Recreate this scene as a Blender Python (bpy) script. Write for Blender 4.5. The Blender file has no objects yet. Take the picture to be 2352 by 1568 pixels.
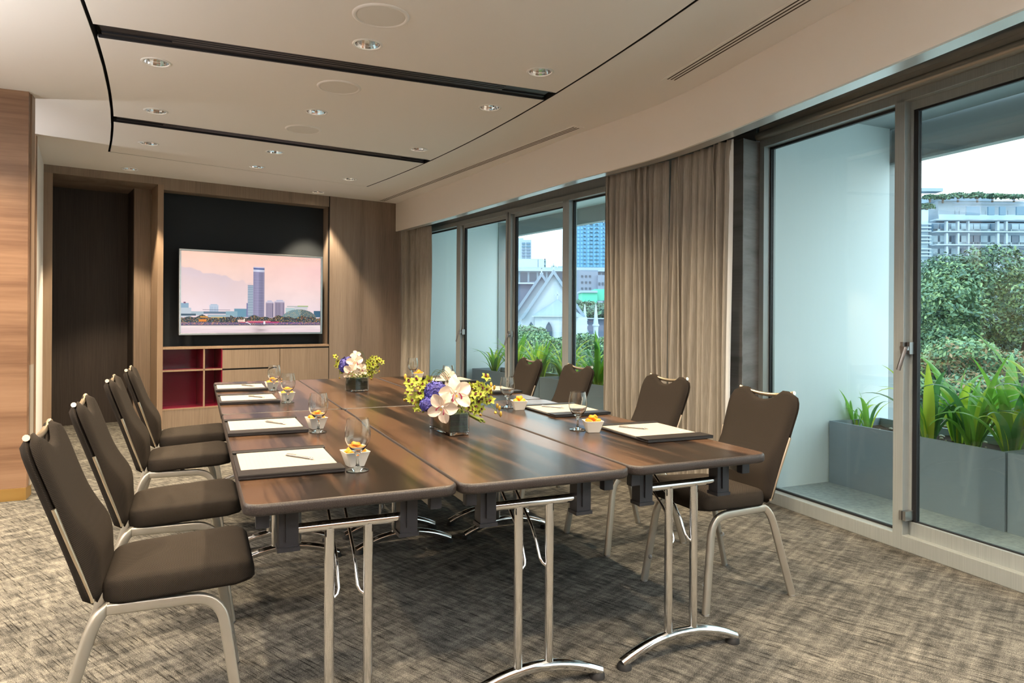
import bpy, bmesh, math, random
import numpy as np
from mathutils import Vector, Matrix, Euler
from math import sin, cos, pi, radians, atan2, sqrt, hypot

S = bpy.context.scene
COL = S.collection
R = random.Random(7)

# ------------------------------------------------------------------ camera
cam_d = bpy.data.cameras.new('camera')
cam = bpy.data.objects.new('camera', cam_d)
COL.objects.link(cam)
cam_d.sensor_width = 36.0
cam_d.lens = 24.447
cam_d.shift_y = -0.02403
cam_d.clip_start = 0.02
cam_d.clip_end = 2000
CAMP = Vector((-0.1076, -1.9462, 1.2453))
YAW, ROLL = 0.4241, 0.0061
cam.matrix_world = (Matrix.Translation(CAMP) @ Matrix.Rotation(-YAW, 4, 'Z')
                    @ Matrix.Rotation(pi / 2, 4, 'X') @ Matrix.Rotation(ROLL, 4, 'Z'))
S.camera = cam

# ------------------------------------------------------------------ view
S.view_settings.view_transform = 'Standard'
S.view_settings.look = 'None'
S.view_settings.exposure = 1.0
S.view_settings.gamma = 1.0
S.view_settings.use_curve_mapping = False
cy = S.cycles
cy.max_bounces = 10
cy.diffuse_bounces = 5
cy.glossy_bounces = 4
cy.transmission_bounces = 8
cy.transparent_max_bounces = 12
cy.sample_clamp_indirect = 6.0
cy.use_denoising = True
cy.caustics_reflective = False
cy.caustics_refractive = False

# ------------------------------------------------------------------ world: hazy afternoon sky
W = bpy.data.worlds.new('sky')
S.world = W
W.use_nodes = True
nt = W.node_tree
nt.nodes.clear()
wo = nt.nodes.new('ShaderNodeOutputWorld')
bg = nt.nodes.new('ShaderNodeBackground')
tc = nt.nodes.new('ShaderNodeTexCoord')
sp = nt.nodes.new('ShaderNodeSeparateXYZ')
rp = nt.nodes.new('ShaderNodeValToRGB')
mr = nt.nodes.new('ShaderNodeMapRange')
mr.inputs['From Min'].default_value = -1
mr.inputs['From Max'].default_value = 1
nt.links.new(tc.outputs['Generated'], sp.inputs[0])
nt.links.new(sp.outputs['Z'], mr.inputs['Value'])
nt.links.new(mr.outputs[0], rp.inputs[0])
nt.links.new(rp.outputs[0], bg.inputs[0])
nt.links.new(bg.outputs[0], wo.inputs[0])
el = rp.color_ramp.elements
el[0].position = 0.0; el[0].color = (0.30, 0.33, 0.34, 1)
el[1].position = 1.0; el[1].color = (0.75, 1.05, 1.25, 1)
for p, c in ((0.49, (0.42, 0.47, 0.48, 1)), (0.505, (0.93, 0.96, 0.93, 1)), (0.60, (0.80, 0.92, 0.94, 1)), (0.78, (0.78, 1.0, 1.12, 1))):
    e = el.new(p); e.color = c
bg.inputs['Strength'].default_value = 1.6

# soft hazy sun, behind the building (lights the city, not the room)
sun_d = bpy.data.lights.new('sun', 'SUN')
sun_d.energy = 0.8
sun_d.angle = radians(12)
sun_d.color = (0.97, 0.98, 1.0)
sun = bpy.data.objects.new('sun', sun_d)
COL.objects.link(sun)
sun.rotation_euler = Vector((0.50, 0.42, -0.76)).to_track_quat('-Z', 'Y').to_euler()

LAMP_POWER = 74.0
LAMP_COL = (1.0, 0.78, 0.52)
FILL_POWER = 310.0  # strength of the invented fill lamps that lift the ceiling
FILL_COL = (1.0, 0.97, 0.96)
CZ = 2.735         # ceiling height

# ------------------------------------------------------------------ materials
MATS = {}
def mat(name, base=(0.8, 0.8, 0.8), rough=0.5, metal=0.0, spec=0.5, trans=0.0, ior=1.45, emit=None, estr=1.0, coat=0.0, alpha=1.0, sheen=0.0, subsurf=0.0):
    m = bpy.data.materials.new(name)
    m.use_nodes = True
    b = m.node_tree.nodes['Principled BSDF']
    b.inputs['Base Color'].default_value = (*base, 1)
    b.inputs['Roughness'].default_value = rough
    b.inputs['Metallic'].default_value = metal
    b.inputs['Specular IOR Level'].default_value = spec
    b.inputs['Transmission Weight'].default_value = trans
    b.inputs['IOR'].default_value = ior
    b.inputs['Coat Weight'].default_value = coat
    b.inputs['Sheen Weight'].default_value = sheen
    b.inputs['Alpha'].default_value = alpha
    if emit:
        b.inputs['Emission Color'].default_value = (*emit, 1)
        b.inputs['Emission Strength'].default_value = estr
    MATS[name] = m
    return m

def nodes_of(m):
    return m.node_tree, m.node_tree.nodes['Principled BSDF']

def N(t, kind, **kw):
    n = t.nodes.new(kind)
    for k, v in kw.items():
        setattr(n, k, v)
    return n

def coords(t, scale=(1, 1, 1), rot=(0, 0, 0), kind='Object'):
    tcn = N(t, 'ShaderNodeTexCoord')
    mp = N(t, 'ShaderNodeMapping')
    mp.inputs['Scale'].default_value = scale
    mp.inputs['Rotation'].default_value = rot
    t.links.new(tcn.outputs[kind], mp.inputs[0])
    return mp.outputs[0]

def noise(t, vec, scale, detail=4, rough=0.55, dist=0.0):
    n = N(t, 'ShaderNodeTexNoise')
    n.inputs['Scale'].default_value = scale
    n.inputs['Detail'].default_value = detail
    n.inputs['Roughness'].default_value = rough
    n.inputs['Distortion'].default_value = dist
    t.links.new(vec, n.inputs['Vector'])
    return n.outputs['Fac']

def ramp(t, fac, stops):
    r = N(t, 'ShaderNodeValToRGB')
    e = r.color_ramp.elements
    e[0].position, e[0].color = stops[0][0], (*stops[0][1], 1)
    e[1].position, e[1].color = stops[-1][0], (*stops[-1][1], 1)
    for p, c in stops[1:-1]:
        x = e.new(p); x.color = (*c, 1)
    t.links.new(fac, r.inputs[0])
    return r.outputs[0]

def mixc(t, fac, a, b, mode='MIX'):
    n = N(t, 'ShaderNodeMix', data_type='RGBA', blend_type=mode)
    if isinstance(fac, float): n.inputs[0].default_value = fac
    else: t.links.new(fac, n.inputs[0])
    for i, v in ((6, a), (7, b)):
        if isinstance(v, tuple): n.inputs[i].default_value = (*v, 1)
        else: t.links.new(v, n.inputs[i])
    return n.outputs[2]

def math2(t, op, a, b=0.5):
    n = N(t, 'ShaderNodeMath', operation=op)
    for i, v in ((0, a), (1, b)):
        if isinstance(v, (int, float)): n.inputs[i].default_value = v
        else: t.links.new(v, n.inputs[i])
    return n.outputs[0]

def bump(t, b, h, strength=0.2, dist=0.01):
    n = N(t, 'ShaderNodeBump')
    n.inputs['Strength'].default_value = strength
    n.inputs['Distance'].default_value = dist
    t.links.new(h, n.inputs['Height'])
    t.links.new(n.outputs[0], b.inputs['Normal'])

def wood(name, cols, axis='Z', rough=0.45, fine=60.0, stretch=0.035, figure=2.2, spec=0.4, fine_amt=0.5, bands=5.0, lo=0.22, hi=0.78):
    """veneer with the grain running along `axis`"""
    m = mat(name, cols[1], rough, spec=spec)
    t, b = nodes_of(m)
    sc = {'X': (stretch, 1, 1), 'Y': (1, stretch, 1), 'Z': (1, 1, stretch)}[axis]
    v = coords(t, sc)
    big = noise(t, v, figure, 3, 0.5, 1.2)
    w = math2(t, 'FRACT', math2(t, 'MULTIPLY', big, bands))
    w = math2(t, 'PINGPONG', math2(t, 'MULTIPLY', big, bands), 1.0)
    f = noise(t, v, fine, 3, 0.7)
    mixf = math2(t, 'ADD', math2(t, 'MULTIPLY', w, 1 - fine_amt), math2(t, 'MULTIPLY', f, fine_amt))
    col = ramp(t, mixf, [(lo, cols[0]), (0.5, cols[1]), (hi, cols[2])])
    t.links.new(col, b.inputs['Base Color'])
    bump(t, b, f, 0.06, 0.002)
    return m

mat('ceiling_paint', (0.84, 0.825, 0.80), 0.9, spec=0.2)
mat('bulkhead_paint', (0.78, 0.745, 0.70), 0.9, spec=0.2)
mat('white_wall', (0.80, 0.80, 0.78), 0.85, spec=0.2)
mat('black_matte', (0.012, 0.012, 0.014), 0.6)
mat('black_plastic', (0.022, 0.022, 0.026), 0.42)
mat('rubber', (0.015, 0.015, 0.016), 0.7)
mat('charcoal_panel', (0.021, 0.027, 0.034), 0.75, spec=0.3)
mat('chrome', (0.82, 0.82, 0.82), 0.09, metal=1.0)
mat('satin_metal', (0.45, 0.43, 0.38), 0.36, metal=0.7)
mat('gold_rod', (0.72, 0.62, 0.47), 0.32, metal=1.0)
mat('aluminium', (0.53, 0.54, 0.52), 0.38, metal=0.25)
mat('brass', (0.60, 0.38, 0.13), 0.4, metal=0.9)
mat('steel', (0.62, 0.63, 0.64), 0.28, metal=1.0)
mat('dark_steel', (0.30, 0.30, 0.30), 0.32, metal=1.0)
mat('maroon', (0.24, 0.012, 0.040), 0.18, spec=0.6)
mat('ceramic', (0.78, 0.76, 0.70), 0.2)
mat('paper', (0.85, 0.80, 0.70), 0.8, spec=0.2)
mat('paper_line', (0.60, 0.57, 0.54), 0.8, spec=0.2)
mat('leather', (0.013, 0.011, 0.011), 0.4)
mat('speaker_grille', (0.74, 0.72, 0.68), 0.85)
mat('planter_grey', (0.27, 0.325, 0.375), 0.7)
mat('soffit_strip', (0.78, 0.80, 0.80), 0.25, metal=0.55)
mat('soffit_gloss', (0.42, 0.46, 0.49), 0.16, metal=0.7)
mat('soffit_grey', (0.38, 0.41, 0.42), 0.7)
mat('render_white', (0.84, 0.91, 0.93), 0.85, spec=0.2)
mat('pebble', (0.55, 0.5, 0.44), 0.8)
mat('soil', (0.045, 0.030, 0.022), 0.95, spec=0.1)
mat('water', (1, 1, 1), 0.0, trans=1.0, ior=1.33)
mat('clear_plastic', (0.85, 0.85, 0.85), 0.15, trans=0.6)
wood('walnut_v', [(0.130, 0.097, 0.076), (0.232, 0.180, 0.143), (0.30, 0.240, 0.196)], 'Z', 0.5, fine=70, figure=1.6, fine_amt=0.62)
wood('walnut_plain', [(0.165, 0.122, 0.088), (0.25, 0.190, 0.142), (0.32, 0.25, 0.19)], 'Z', 0.5, fine=95, stretch=0.02, fine_amt=0.85)
wood('walnut_edge', [(0.22, 0.15, 0.10), (0.30, 0.21, 0.145), (0.34, 0.25, 0.17)], 'Z', 0.5, fine=95, stretch=0.02, fine_amt=0.85)
wood('oak_h', [(0.150, 0.080, 0.045), (0.235, 0.136, 0.080), (0.29, 0.176, 0.108)], 'X', 0.45, fine=55, figure=2.0, fine_amt=0.55)
wood('grey_wood', [(0.15, 0.145, 0.14), (0.22, 0.21, 0.205), (0.28, 0.27, 0.265)], 'X', 0.5, fine=60, figure=2.5, fine_amt=0.5)
wood('grey_wood_y', [(0.15, 0.145, 0.14), (0.22, 0.21, 0.205), (0.28, 0.27, 0.265)], 'Y', 0.5, fine=60, figure=2.5, fine_amt=0.5)
wood('door_dark', [(0.022, 0.017, 0.014), (0.040, 0.031, 0.026), (0.055, 0.043, 0.036)], 'Z', 0.55, fine=110, stretch=0.02, fine_amt=0.9)
wood('laminate', [(0.009, 0.0055, 0.0035), (0.034, 0.019, 0.0115), (0.080, 0.044, 0.025)], 'Y', 0.25, fine=55, stretch=0.045, figure=3.2, spec=0.42, fine_amt=0.5, bands=7.0, lo=0.34, hi=0.66)

def edge_band():
    m = mat('edge_band', (0.07, 0.055, 0.047), 0.42)
    t, b = nodes_of(m)
    f = noise(t, coords(t), 420, 2, 0.6)
    t.links.new(ramp(t, f, [(0.35, (0.010, 0.008, 0.008)), (0.65, (0.046, 0.036, 0.032))]), b.inputs['Base Color'])
    bump(t, b, f, 0.3, 0.001)
edge_band()

def fabric():
    m = mat('chair_fabric', (0.05, 0.035, 0.026), 0.9, spec=0.15)
    t, b = nodes_of(m)
    tcn = N(t, 'ShaderNodeTexCoord')
    sx = N(t, 'ShaderNodeSeparateXYZ')
    t.links.new(tcn.outputs['Object'], sx.inputs[0])
    k = 2 * pi / 0.0048
    ax = [math2(t, 'SINE', math2(t, 'MULTIPLY', sx.outputs[q], k), 0) for q in 'XYZ']
    sn = N(t, 'ShaderNodeSeparateXYZ'); t.links.new(tcn.outputs['Normal'], sn.inputs[0])
    wt = [math2(t, 'POWER', math2(t, 'ABSOLUTE', sn.outputs[q]), 5.0) for q in 'XYZ']
    h = math2(t, 'ADD', math2(t, 'ADD', math2(t, 'MULTIPLY', wt[2], math2(t, 'MULTIPLY', ax[0], ax[1])), math2(t, 'MULTIPLY', wt[0], math2(t, 'MULTIPLY', ax[1], ax[2]))), math2(t, 'MULTIPLY', wt[1], math2(t, 'MULTIPLY', ax[2], ax[0])))
    h = math2(t, 'ADD', math2(t, 'MULTIPLY', h, 0.50), 0.48)
    t.links.new(ramp(t, h, [(0.15, (0.006, 0.005, 0.0045)), (0.5, (0.018, 0.0145, 0.012)), (0.92, (0.085, 0.068, 0.052))]), b.inputs['Base Color'])
    bump(t, b, h, 0.2, 0.001)
fabric()

def carpet():
    m = mat('carpet', (0.3, 0.27, 0.23), 0.95, spec=0.1)
    t, b = nodes_of(m)
    tcn = N(t, 'ShaderNodeTexCoord')
    rot = N(t, 'ShaderNodeMapping'); rot.inputs['Rotation'].default_value = (0, 0, -radians(26))
    t.links.new(tcn.outputs['Object'], rot.inputs[0])
    def sc(v, off=0.0):
        mp = N(t, 'ShaderNodeMapping'); mp.inputs['Scale'].default_value = v; mp.inputs['Location'].default_value = (off, off, 0)
        t.links.new(rot.outputs[0], mp.inputs[0]); return mp.outputs[0]
    line = noise(t, sc((165, 6.0, 1)), 1.0, 2, 0.6)           # dark tufted ribs
    dash = noise(t, sc((42, 13.0, 1), 3.1), 1.0, 2, 0.6)       # dashes of darker yarn
    cross = noise(t, sc((3.0, 26.0, 1), 7.7), 1.0, 2, 0.6)     # pale bars lying across the ribs
    along = noise(t, sc((11.0, 2.0, 1), 1.3), 1.0, 2, 0.6)
    tuft = noise(t, sc((330, 240, 1)), 1.0, 3, 0.75)
    a = math2(t, 'ADD', math2(t, 'MULTIPLY', dash, 0.26), math2(t, 'MULTIPLY', cross, 0.24))
    a = math2(t, 'ADD', a, math2(t, 'MULTIPLY', along, 0.16))
    a = math2(t, 'ADD', a, math2(t, 'MULTIPLY', math2(t, 'ADD', math2(t, 'MULTIPLY', math2(t, 'SUBTRACT', tuft, 0.5), 1.9), 0.5), 0.34))
    col = ramp(t, a, [(0.39, (0.036, 0.036, 0.034)), (0.475, (0.090, 0.087, 0.079)), (0.54, (0.160, 0.153, 0.135)), (0.64, (0.30, 0.285, 0.25))])
    rib = ramp(t, line, [(0.34, (0.22, 0.22, 0.22)), (0.45, (1, 1, 1))])
    col = mixc(t, 1.0, col, rib, 'MULTIPLY')
    t.links.new(col, b.inputs['Base Color'])
    bump(t, b, math2(t, 'ADD', line, math2(t, 'MULTIPLY', tuft, 0.6)), 0.45, 0.004)
carpet()

def curtain_mat():
    m = mat('curtain_cloth', (0.27, 0.21, 0.155), 0.85, spec=0.2, sheen=0.2)
    t, b = nodes_of(m)
    f = noise(t, coords(t, (1, 1, 0.03)), 190, 3, 0.7)
    t.links.new(ramp(t, f, [(0.3, (0.235, 0.215, 0.185)), (0.7, (0.38, 0.35, 0.305))]), b.inputs['Base Color'])
curtain_mat()
mat('curtain_lining', (0.72, 0.76, 0.78), 0.8, spec=0.2)

def balcony_mat():
    m = mat('balcony_tile', (0.26, 0.31, 0.33), 0.7)
    t, b = nodes_of(m)
    f = noise(t, coords(t, (1, 1, 1)), 26, 5, 0.7)
    t.links.new(ramp(t, f, [(0.3, (0.27, 0.31, 0.325)), (0.7, (0.45, 0.50, 0.51))]), b.inputs['Base Color'])
balcony_mat()

def brushed():
    m = MATS['aluminium']
    t, b = nodes_of(m)
    f = noise(t, coords(t, (1, 1, 0.01)), 300, 2, 0.6)
    t.links.new(ramp(t, f, [(0.3, (0.32, 0.358, 0.36)), (0.7, (0.40, 0.44, 0.442))]), b.inputs['Base Color'])
brushed()

def glass_pane():
    m = bpy.data.materials.new('window_glass'); m.use_nodes = True
    t = m.node_tree; t.nodes.clear()
    o = N(t, 'ShaderNodeOutputMaterial'); mx = N(t, 'ShaderNodeMixShader')
    tr = N(t, 'ShaderNodeBsdfTransparent'); tr.inputs[0].default_value = (0.93, 0.975, 0.97, 1)
    gl = N(t, 'ShaderNodeBsdfGlossy'); gl.inputs['Roughness'].default_value = 0.0
    lw = N(t, 'ShaderNodeLayerWeight'); lw.inputs[0].default_value = 0.5
    fac = math2(t, 'ADD', math2(t, 'MULTIPLY', math2(t, 'POWER', lw.outputs['Facing'], 5.0), 0.95), 0.045)
    t.links.new(fac, mx.inputs[0]); t.links.new(tr.outputs[0], mx.inputs[1]); t.links.new(gl.outputs[0], mx.inputs[2])
    t.links.new(mx.outputs[0], o.inputs[0])
    MATS['window_glass'] = m
glass_pane()
def clear_glass():
    m = bpy.data.materials.new('clear_glass'); m.use_nodes = True
    t = m.node_tree; t.nodes.clear()
    o = N(t, 'ShaderNodeOutputMaterial')
    g = N(t, 'ShaderNodeBsdfGlass'); g.inputs['IOR'].default_value = 1.45; g.inputs['Roughness'].default_value = 0.0
    g.inputs['Color'].default_value = (0.97, 0.985, 0.98, 1)
    t.links.new(g.outputs[0], o.inputs[0])
    MATS['clear_glass'] = m
clear_glass()

# ------------------------------------------------------------------ mesh helpers
class MB:
    """collects shapes and links them as ONE mesh object"""
    def __init__(s):
        s.v, s.f, s.mi = [], [], []
        s.cur = 0
    def add(s, vs, fs):
        o = len(s.v)
        s.v += [tuple(p) for p in vs]
        s.f += [tuple(i + o for i in f) for f in fs]
        s.mi += [s.cur] * len(fs)
        return s
    def box(s, c, d, rz=0.0, rot=None):
        x, y, z = d[0] / 2, d[1] / 2, d[2] / 2
        M = rot if rot is not None else Matrix.Rotation(rz, 3, 'Z')
        c = Vector(c)
        vs = [c + M @ Vector((a * x, b * y, e * z)) for a in (-1, 1) for b in (-1, 1) for e in (-1, 1)]
        return s.add(vs, [(0, 1, 3, 2), (4, 6, 7, 5), (0, 4, 5, 1), (2, 3, 7, 6), (0, 2, 6, 4), (1, 5, 7, 3)])
    def boxb(s, lo, hi):
        return s.box([(a + b) / 2 for a, b in zip(lo, hi)], [abs(b - a) for a, b in zip(lo, hi)])
    def hexa(s, q, z0, z1):
        """box on a plan quad"""
        return s.prism(q, z0, z1)
    def prism(s, poly, z0, z1):
        n = len(poly)
        a = sum(poly[i][0] * poly[(i + 1) % n][1] - poly[(i + 1) % n][0] * poly[i][1] for i in range(n))
        if a < 0: poly = poly[::-1]
        vs = [(p[0], p[1], z0) for p in poly] + [(p[0], p[1], z1) for p in poly]
        fs = [tuple(range(n - 1, -1, -1)), tuple(range(n, 2 * n))]
        fs += [(i, (i + 1) % n, n + (i + 1) % n, n + i) for i in range(n)]
        return s.add(vs, fs)
    def wallbox(s, p, q, t, z0, z1):
        """upright slab from plan point p to q, thickness t to the left of p->q"""
        p, q = Vector(p), Vector(q)
        d = (q - p).normalized(); n = Vector((-d.y, d.x)) * t
        return s.prism([p, q, q + n, p + n], z0, z1)
    def tube(s, pts, r, seg=10, caps=True, flat=None, sq=1.0):
        """swept tube; flat=(a,b) scales the section along its two axes"""
        P = [Vector(p) for p in pts]
        n = len(P)
        rs = r if isinstance(r, (list, tuple)) else [r] * n
        T = []
        for i in range(n):
            a = P[max(i - 1, 0)]; b = P[min(i + 1, n - 1)]
            T.append((b - a).normalized())
        up = Vector((0, 0, 1)) if abs(T[0].z) < 0.95 else Vector((0, 1, 0))
        u = T[0].cross(up).normalized()
        vs = []
        for i in range(n):
            u = (u - T[i] * u.dot(T[i])).normalized()
            w = T[i].cross(u)
            fa, fb = flat if flat else (1, 1)
            for k in range(seg):
                t = 2 * pi * k / seg
                vs.append(P[i] + u * (math.copysign(abs(cos(t)) ** sq, cos(t)) * rs[i] * fa) + w * (math.copysign(abs(sin(t)) ** sq, sin(t)) * rs[i] * fb))
        fs = []
        for i in range(n - 1):
            for k in range(seg):
                k2 = (k + 1) % seg
                fs.append((i * seg + k, i * seg + k2, (i + 1) * seg + k2, (i + 1) * seg + k))
        if caps:
            fs.append(tuple(range(seg))[::-1])
            fs.append(tuple((n - 1) * seg + k for k in range(seg)))
        return s.add(vs, fs)
    def lathe(s, prof, c=(0, 0, 0), seg=24, closed=False):
        c = Vector(c); n = len(prof)
        vs = []
        for r, z in prof:
            for k in range(seg):
                t = 2 * pi * k / seg
                vs.append(c + Vector((r * cos(t), r * sin(t), z)))
        fs = []
        m = n if closed else n - 1
        for i in range(m):
            j = (i + 1) % n
            for k in range(seg):
                k2 = (k + 1) % seg
                fs.append((i * seg + k, i * seg + k2, j * seg + k2, j * seg + k))
        return s.add(vs, fs)
    def grid(s, fn, nu, nv, closed_u=False):
        vs = [fn(i / nu, j / nv) for j in range(nv + 1) for i in range(nu + (0 if closed_u else 1))]
        w = nu if closed_u else nu + 1
        fs = []
        for j in range(nv):
            for i in range(nu):
                i2 = (i + 1) % w
                fs.append((j * w + i, j * w + i2, (j + 1) * w + i2, (j + 1) * w + i))
        return s.add(vs, fs)
    def ball(s, c, r, seg=12, rings=8, sc=(1, 1, 1), rot=None):
        c = Vector(c); M = rot or Matrix.Identity(3)
        def f(u, v):
            a, b = 2 * pi * u, pi * v
            return c + M @ Vector((r * sc[0] * sin(b) * cos(a), r * sc[1] * sin(b) * sin(a), -r * sc[2] * cos(b)))
        return s.grid(f, seg, rings, True)
    def ring(s, path, prof, cap_top=False, cap_bot=False, scale_c=None):
        """sweep profile [(out, z)] round a closed plan path"""
        n = len(path)
        P = [Vector(p[:2]) for p in path]
        nor = []
        for i in range(n):
            d = (P[(i + 1) % n] - P[i - 1]).normalized()
            nor.append(Vector((d.y, -d.x)))
        vs = []
        for o, z in prof:
            for i in range(n):
                q = P[i] + nor[i] * o
                vs.append((q.x, q.y, z))
        fs = []
        for j in range(len(prof) - 1):
            for i in range(n):
                i2 = (i + 1) % n
                fs.append((j * n + i, j * n + i2, (j + 1) * n + i2, (j + 1) * n + i))
        if cap_bot: fs.append(tuple(range(n))[::-1])
        if cap_top: fs.append(tuple((len(prof) - 1) * n + i for i in range(n)))
        return s.add(vs, fs)
    def build(s, name, m, parent=None, smooth=None, loc=None, bevel=0.0, fixn=False):
        me = bpy.data.meshes.new(name)
        me.from_pydata(s.v, [], s.f)
        ms = m if isinstance(m, (list, tuple)) else [m]
        for x in ms: me.materials.append(MATS[x] if isinstance(x, str) else x)
        if len(ms) > 1: me.polygons.foreach_set('material_index', s.mi)
        if fixn or bevel:
            bm = bmesh.new(); bm.from_mesh(me)
            bmesh.ops.recalc_face_normals(bm, faces=bm.faces)
            if bevel:
                bm.edges.ensure_lookup_table()
                ed = [e for e in bm.edges if e.is_manifold and e.calc_face_angle(0) > 0.6]
                bmesh.ops.bevel(bm, geom=ed, offset=bevel, segments=2, affect='EDGES', profile=0.6)
            bm.to_mesh(me); bm.free()
        if smooth is not None:
            me.polygons.foreach_set('use_smooth', [True] * len(me.polygons))
            me.set_sharp_from_angle(angle=radians(smooth))
        me.update()
        o = bpy.data.objects.new(name, me)
        COL.objects.link(o)
        if loc is not None: o.location = loc
        if parent is not None: o.parent = parent
        return o

def rrect(x0, y0, x1, y1, r, k=6):
    out = []
    for cx, cy_, a0 in ((x1 - r, y1 - r, 0), (x0 + r, y1 - r, 90), (x0 + r, y0 + r, 180), (x1 - r, y0 + r, 270)):
        for i in range(k + 1):
            a = radians(a0 + 90 * i / k)
            out.append((cx + r * cos(a), cy_ + r * sin(a)))
    return out

def plate(name, loops, z0, z1, m, parent=None):
    """flat slab with holes: filled 2D curve made into a mesh"""
    cu = bpy.data.curves.new('tmp', 'CURVE'); cu.dimensions = '2D'; cu.fill_mode = 'BOTH'
    cu.extrude = (z1 - z0) / 2
    for lp in loops:
        sp_ = cu.splines.new('POLY'); sp_.points.add(len(lp) - 1)
        for i, p in enumerate(lp): sp_.points[i].co = (p[0], p[1], 0, 1)
        sp_.use_cyclic_u = True
    ob = bpy.data.objects.new('tmp', cu); COL.objects.link(ob)
    dg = bpy.context.evaluated_depsgraph_get()
    me = bpy.data.meshes.new_from_object(ob.evaluated_get(dg))
    bpy.data.objects.remove(ob); bpy.data.curves.remove(cu)
    me.name = name
    me.materials.clear(); me.materials.append(MATS[m])
    me.transform(Matrix.Translation((0, 0, (z0 + z1) / 2)))
    o = bpy.data.objects.new(name, me); COL.objects.link(o)
    if parent: o.parent = parent
    return o

def tag(o, label=None, cat=None, group=None, kind=None):
    if label: o['label'] = label
    if cat: o['category'] = cat
    if group: o['group'] = group
    if kind: o['kind'] = kind
    return o
def struct(o): o['kind'] = 'structure'; return o
def empty(name, loc=(0, 0, 0), rz=0.0, label=None, cat=None, group=None):
    o = bpy.data.objects.new(name, None); COL.objects.link(o)
    o.empty_display_size = 0.1
    o.location = loc; o.rotation_euler = (0, 0, rz)
    tag(o, label, cat, group)
    return o
def sempty(name, loc=(0, 0, 0), rz=0.0):
    return struct(empty(name, loc, rz))
def copy_tree(o, parent=None):
    c = o.copy(); COL.objects.link(c)
    if parent is not None: c.parent = parent
    for ch in o.children: copy_tree(ch, c)
    return c
def circle(cx, cy_, r, n=28):
    return [(cx + r * cos(2 * pi * i / n), cy_ + r * sin(2 * pi * i / n)) for i in range(n)]
def at(x, y, d):
    """world point seen at pixel (x, y) of the photograph, at forward depth d"""
    dx, dy = x - 1176, y - 727.46
    X = dx * cos(ROLL) + dy * sin(ROLL); Y = -dx * sin(ROLL) + dy * cos(ROLL)
    f = Vector((sin(YAW), cos(YAW), 0)); r = Vector((cos(YAW), -sin(YAW), 0))
    return CAMP + f * d + r * (X * d / 1597.2) - Vector((0, 0, 1)) * (Y * d / 1597.2)

# ================================================================== THE SETTING
A0 = Vector((-1.515, 6.27)); TH = radians(12.14)
def FW(u, v):
    """far wall frame: u along the wall, v into it"""
    return (A0.x + u * cos(TH) - v * sin(TH), A0.y + u * sin(TH) + v * cos(TH))

# window lines (inner edge of the sill), seen in plan
PB, DB, NB = Vector((3.387, 1.074)), Vector((-0.0562, -0.9984)), Vector((0.9984, -0.0562))
PA, DA, NA = Vector((2.64, 7.04)), Vector((0.1377, -0.9905)), Vector((0.9905, 0.1377))
def WB(s, o): return tuple(PB + DB * s + NB * o)
def WA(s, o): return tuple(PA + DA * s + NA * o)

room = [(-4.2, -4.5), WB(5.55, 0.06), WB(-0.84, 0.06), WA(5.14, 0.06), WA(-0.3, 0.06), FW(3.95, 0.02), FW(3.0, 1.0), FW(-0.6, 1.0), (-4.2, 6.6)]
fl = MB().prism([tuple(p) for p in room], -0.12, 0.0).build('floor', 'carpet', fixn=True); struct(fl)

# ceiling with a curved inset field, outlined by a black shadow gap
def xl(y): return -0.625 - 0.0218 * (y - 2.05) ** 2
def xr(y): return 2.070 - 0.0245 * (y - 2.00) ** 2
YN = -1.6
def field(y0l, y0r, y1l, y1r, gx, n=14):
    """field piece between the left and right curves, gx = inset"""
    left = [(xl(y0l + (y1l - y0l) * i / n) + gx, y0l + (y1l - y0l) * i / n) for i in range(n + 1)]
    right = [(xr(y0r + (y1r - y0r) * i / n) - gx, y0r + (y1r - y0r) * i / n) for i in range(n + 1)]
    return left + right[::-1]
LIGHTS = [(0.732, 1.862), (-0.341, 2.664), (1.780, 1.840), (1.779, 2.639), (0.671, 3.284), (-0.397, 3.769), (-0.509, 4.872),
          (0.522, 4.729), (1.681, 4.060), (0.422, 5.473), (1.389, 5.688), (-0.753, 6.159), (1.201, 6.664)]
UNSEEN = [(-0.34, 0.95), (0.73, 0.25), (1.78, 0.55), (-1.95, -0.6), (-1.95, 1.1), (-1.55, 2.85), (-0.3, -1.4), (1.3, -1.4), (2.2, -0.9), (-2.6, 2.9)]
SPK = [(0.711, 1.470), (0.722, 2.651), (0.653, 3.817)]
def in_field(x, y):
    yb = 5.386 + (x + 0.878) / 2.498 * 0.667
    return xl(y) < x < xr(y) and y < yb
HR = 0.068
outer_holes = [field(YN, YN, 5.386, 6.06, 0.0)]
outer_holes += [circle(x, y, HR) for x, y in LIGHTS if not in_field(x, y)] + [circle(x, y, HR) for x, y in UNSEEN if not in_field(x, y)]
ceil_poly = [(-4.2, -4.5), WB(5.55, 0.10), WB(-0.84, 0.10), WA(5.14, 0.10), WA(-0.3, 0.10), FW(3.95, 0.03), FW(-0.1, 0.03), (-4.2, 6.6)]
ce = struct(plate('ceiling', [ceil_poly] + outer_holes, CZ, CZ + 0.02, 'ceiling_paint'))
def gap_liner(x_of, off, y0, y1):
    n = 14; pa = [(x_of(y0 + (y1 - y0) * i / n) + off, y0 + (y1 - y0) * i / n) for i in range(n + 1)]
    b = MB()
    for p, q in zip(pa, pa[1:]): b.add([(p[0], p[1], CZ + 0.0008), (q[0], q[1], CZ + 0.0008), (q[0], q[1], CZ + 0.1), (p[0], p[1], CZ + 0.1)], [(0, 1, 2, 3)])
    b.build('shadow_gap', 'black_matte', ce)
gap_liner(xl, 0.002, YN, 5.386); gap_liner(xr, -0.002, YN, 6.06)
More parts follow.
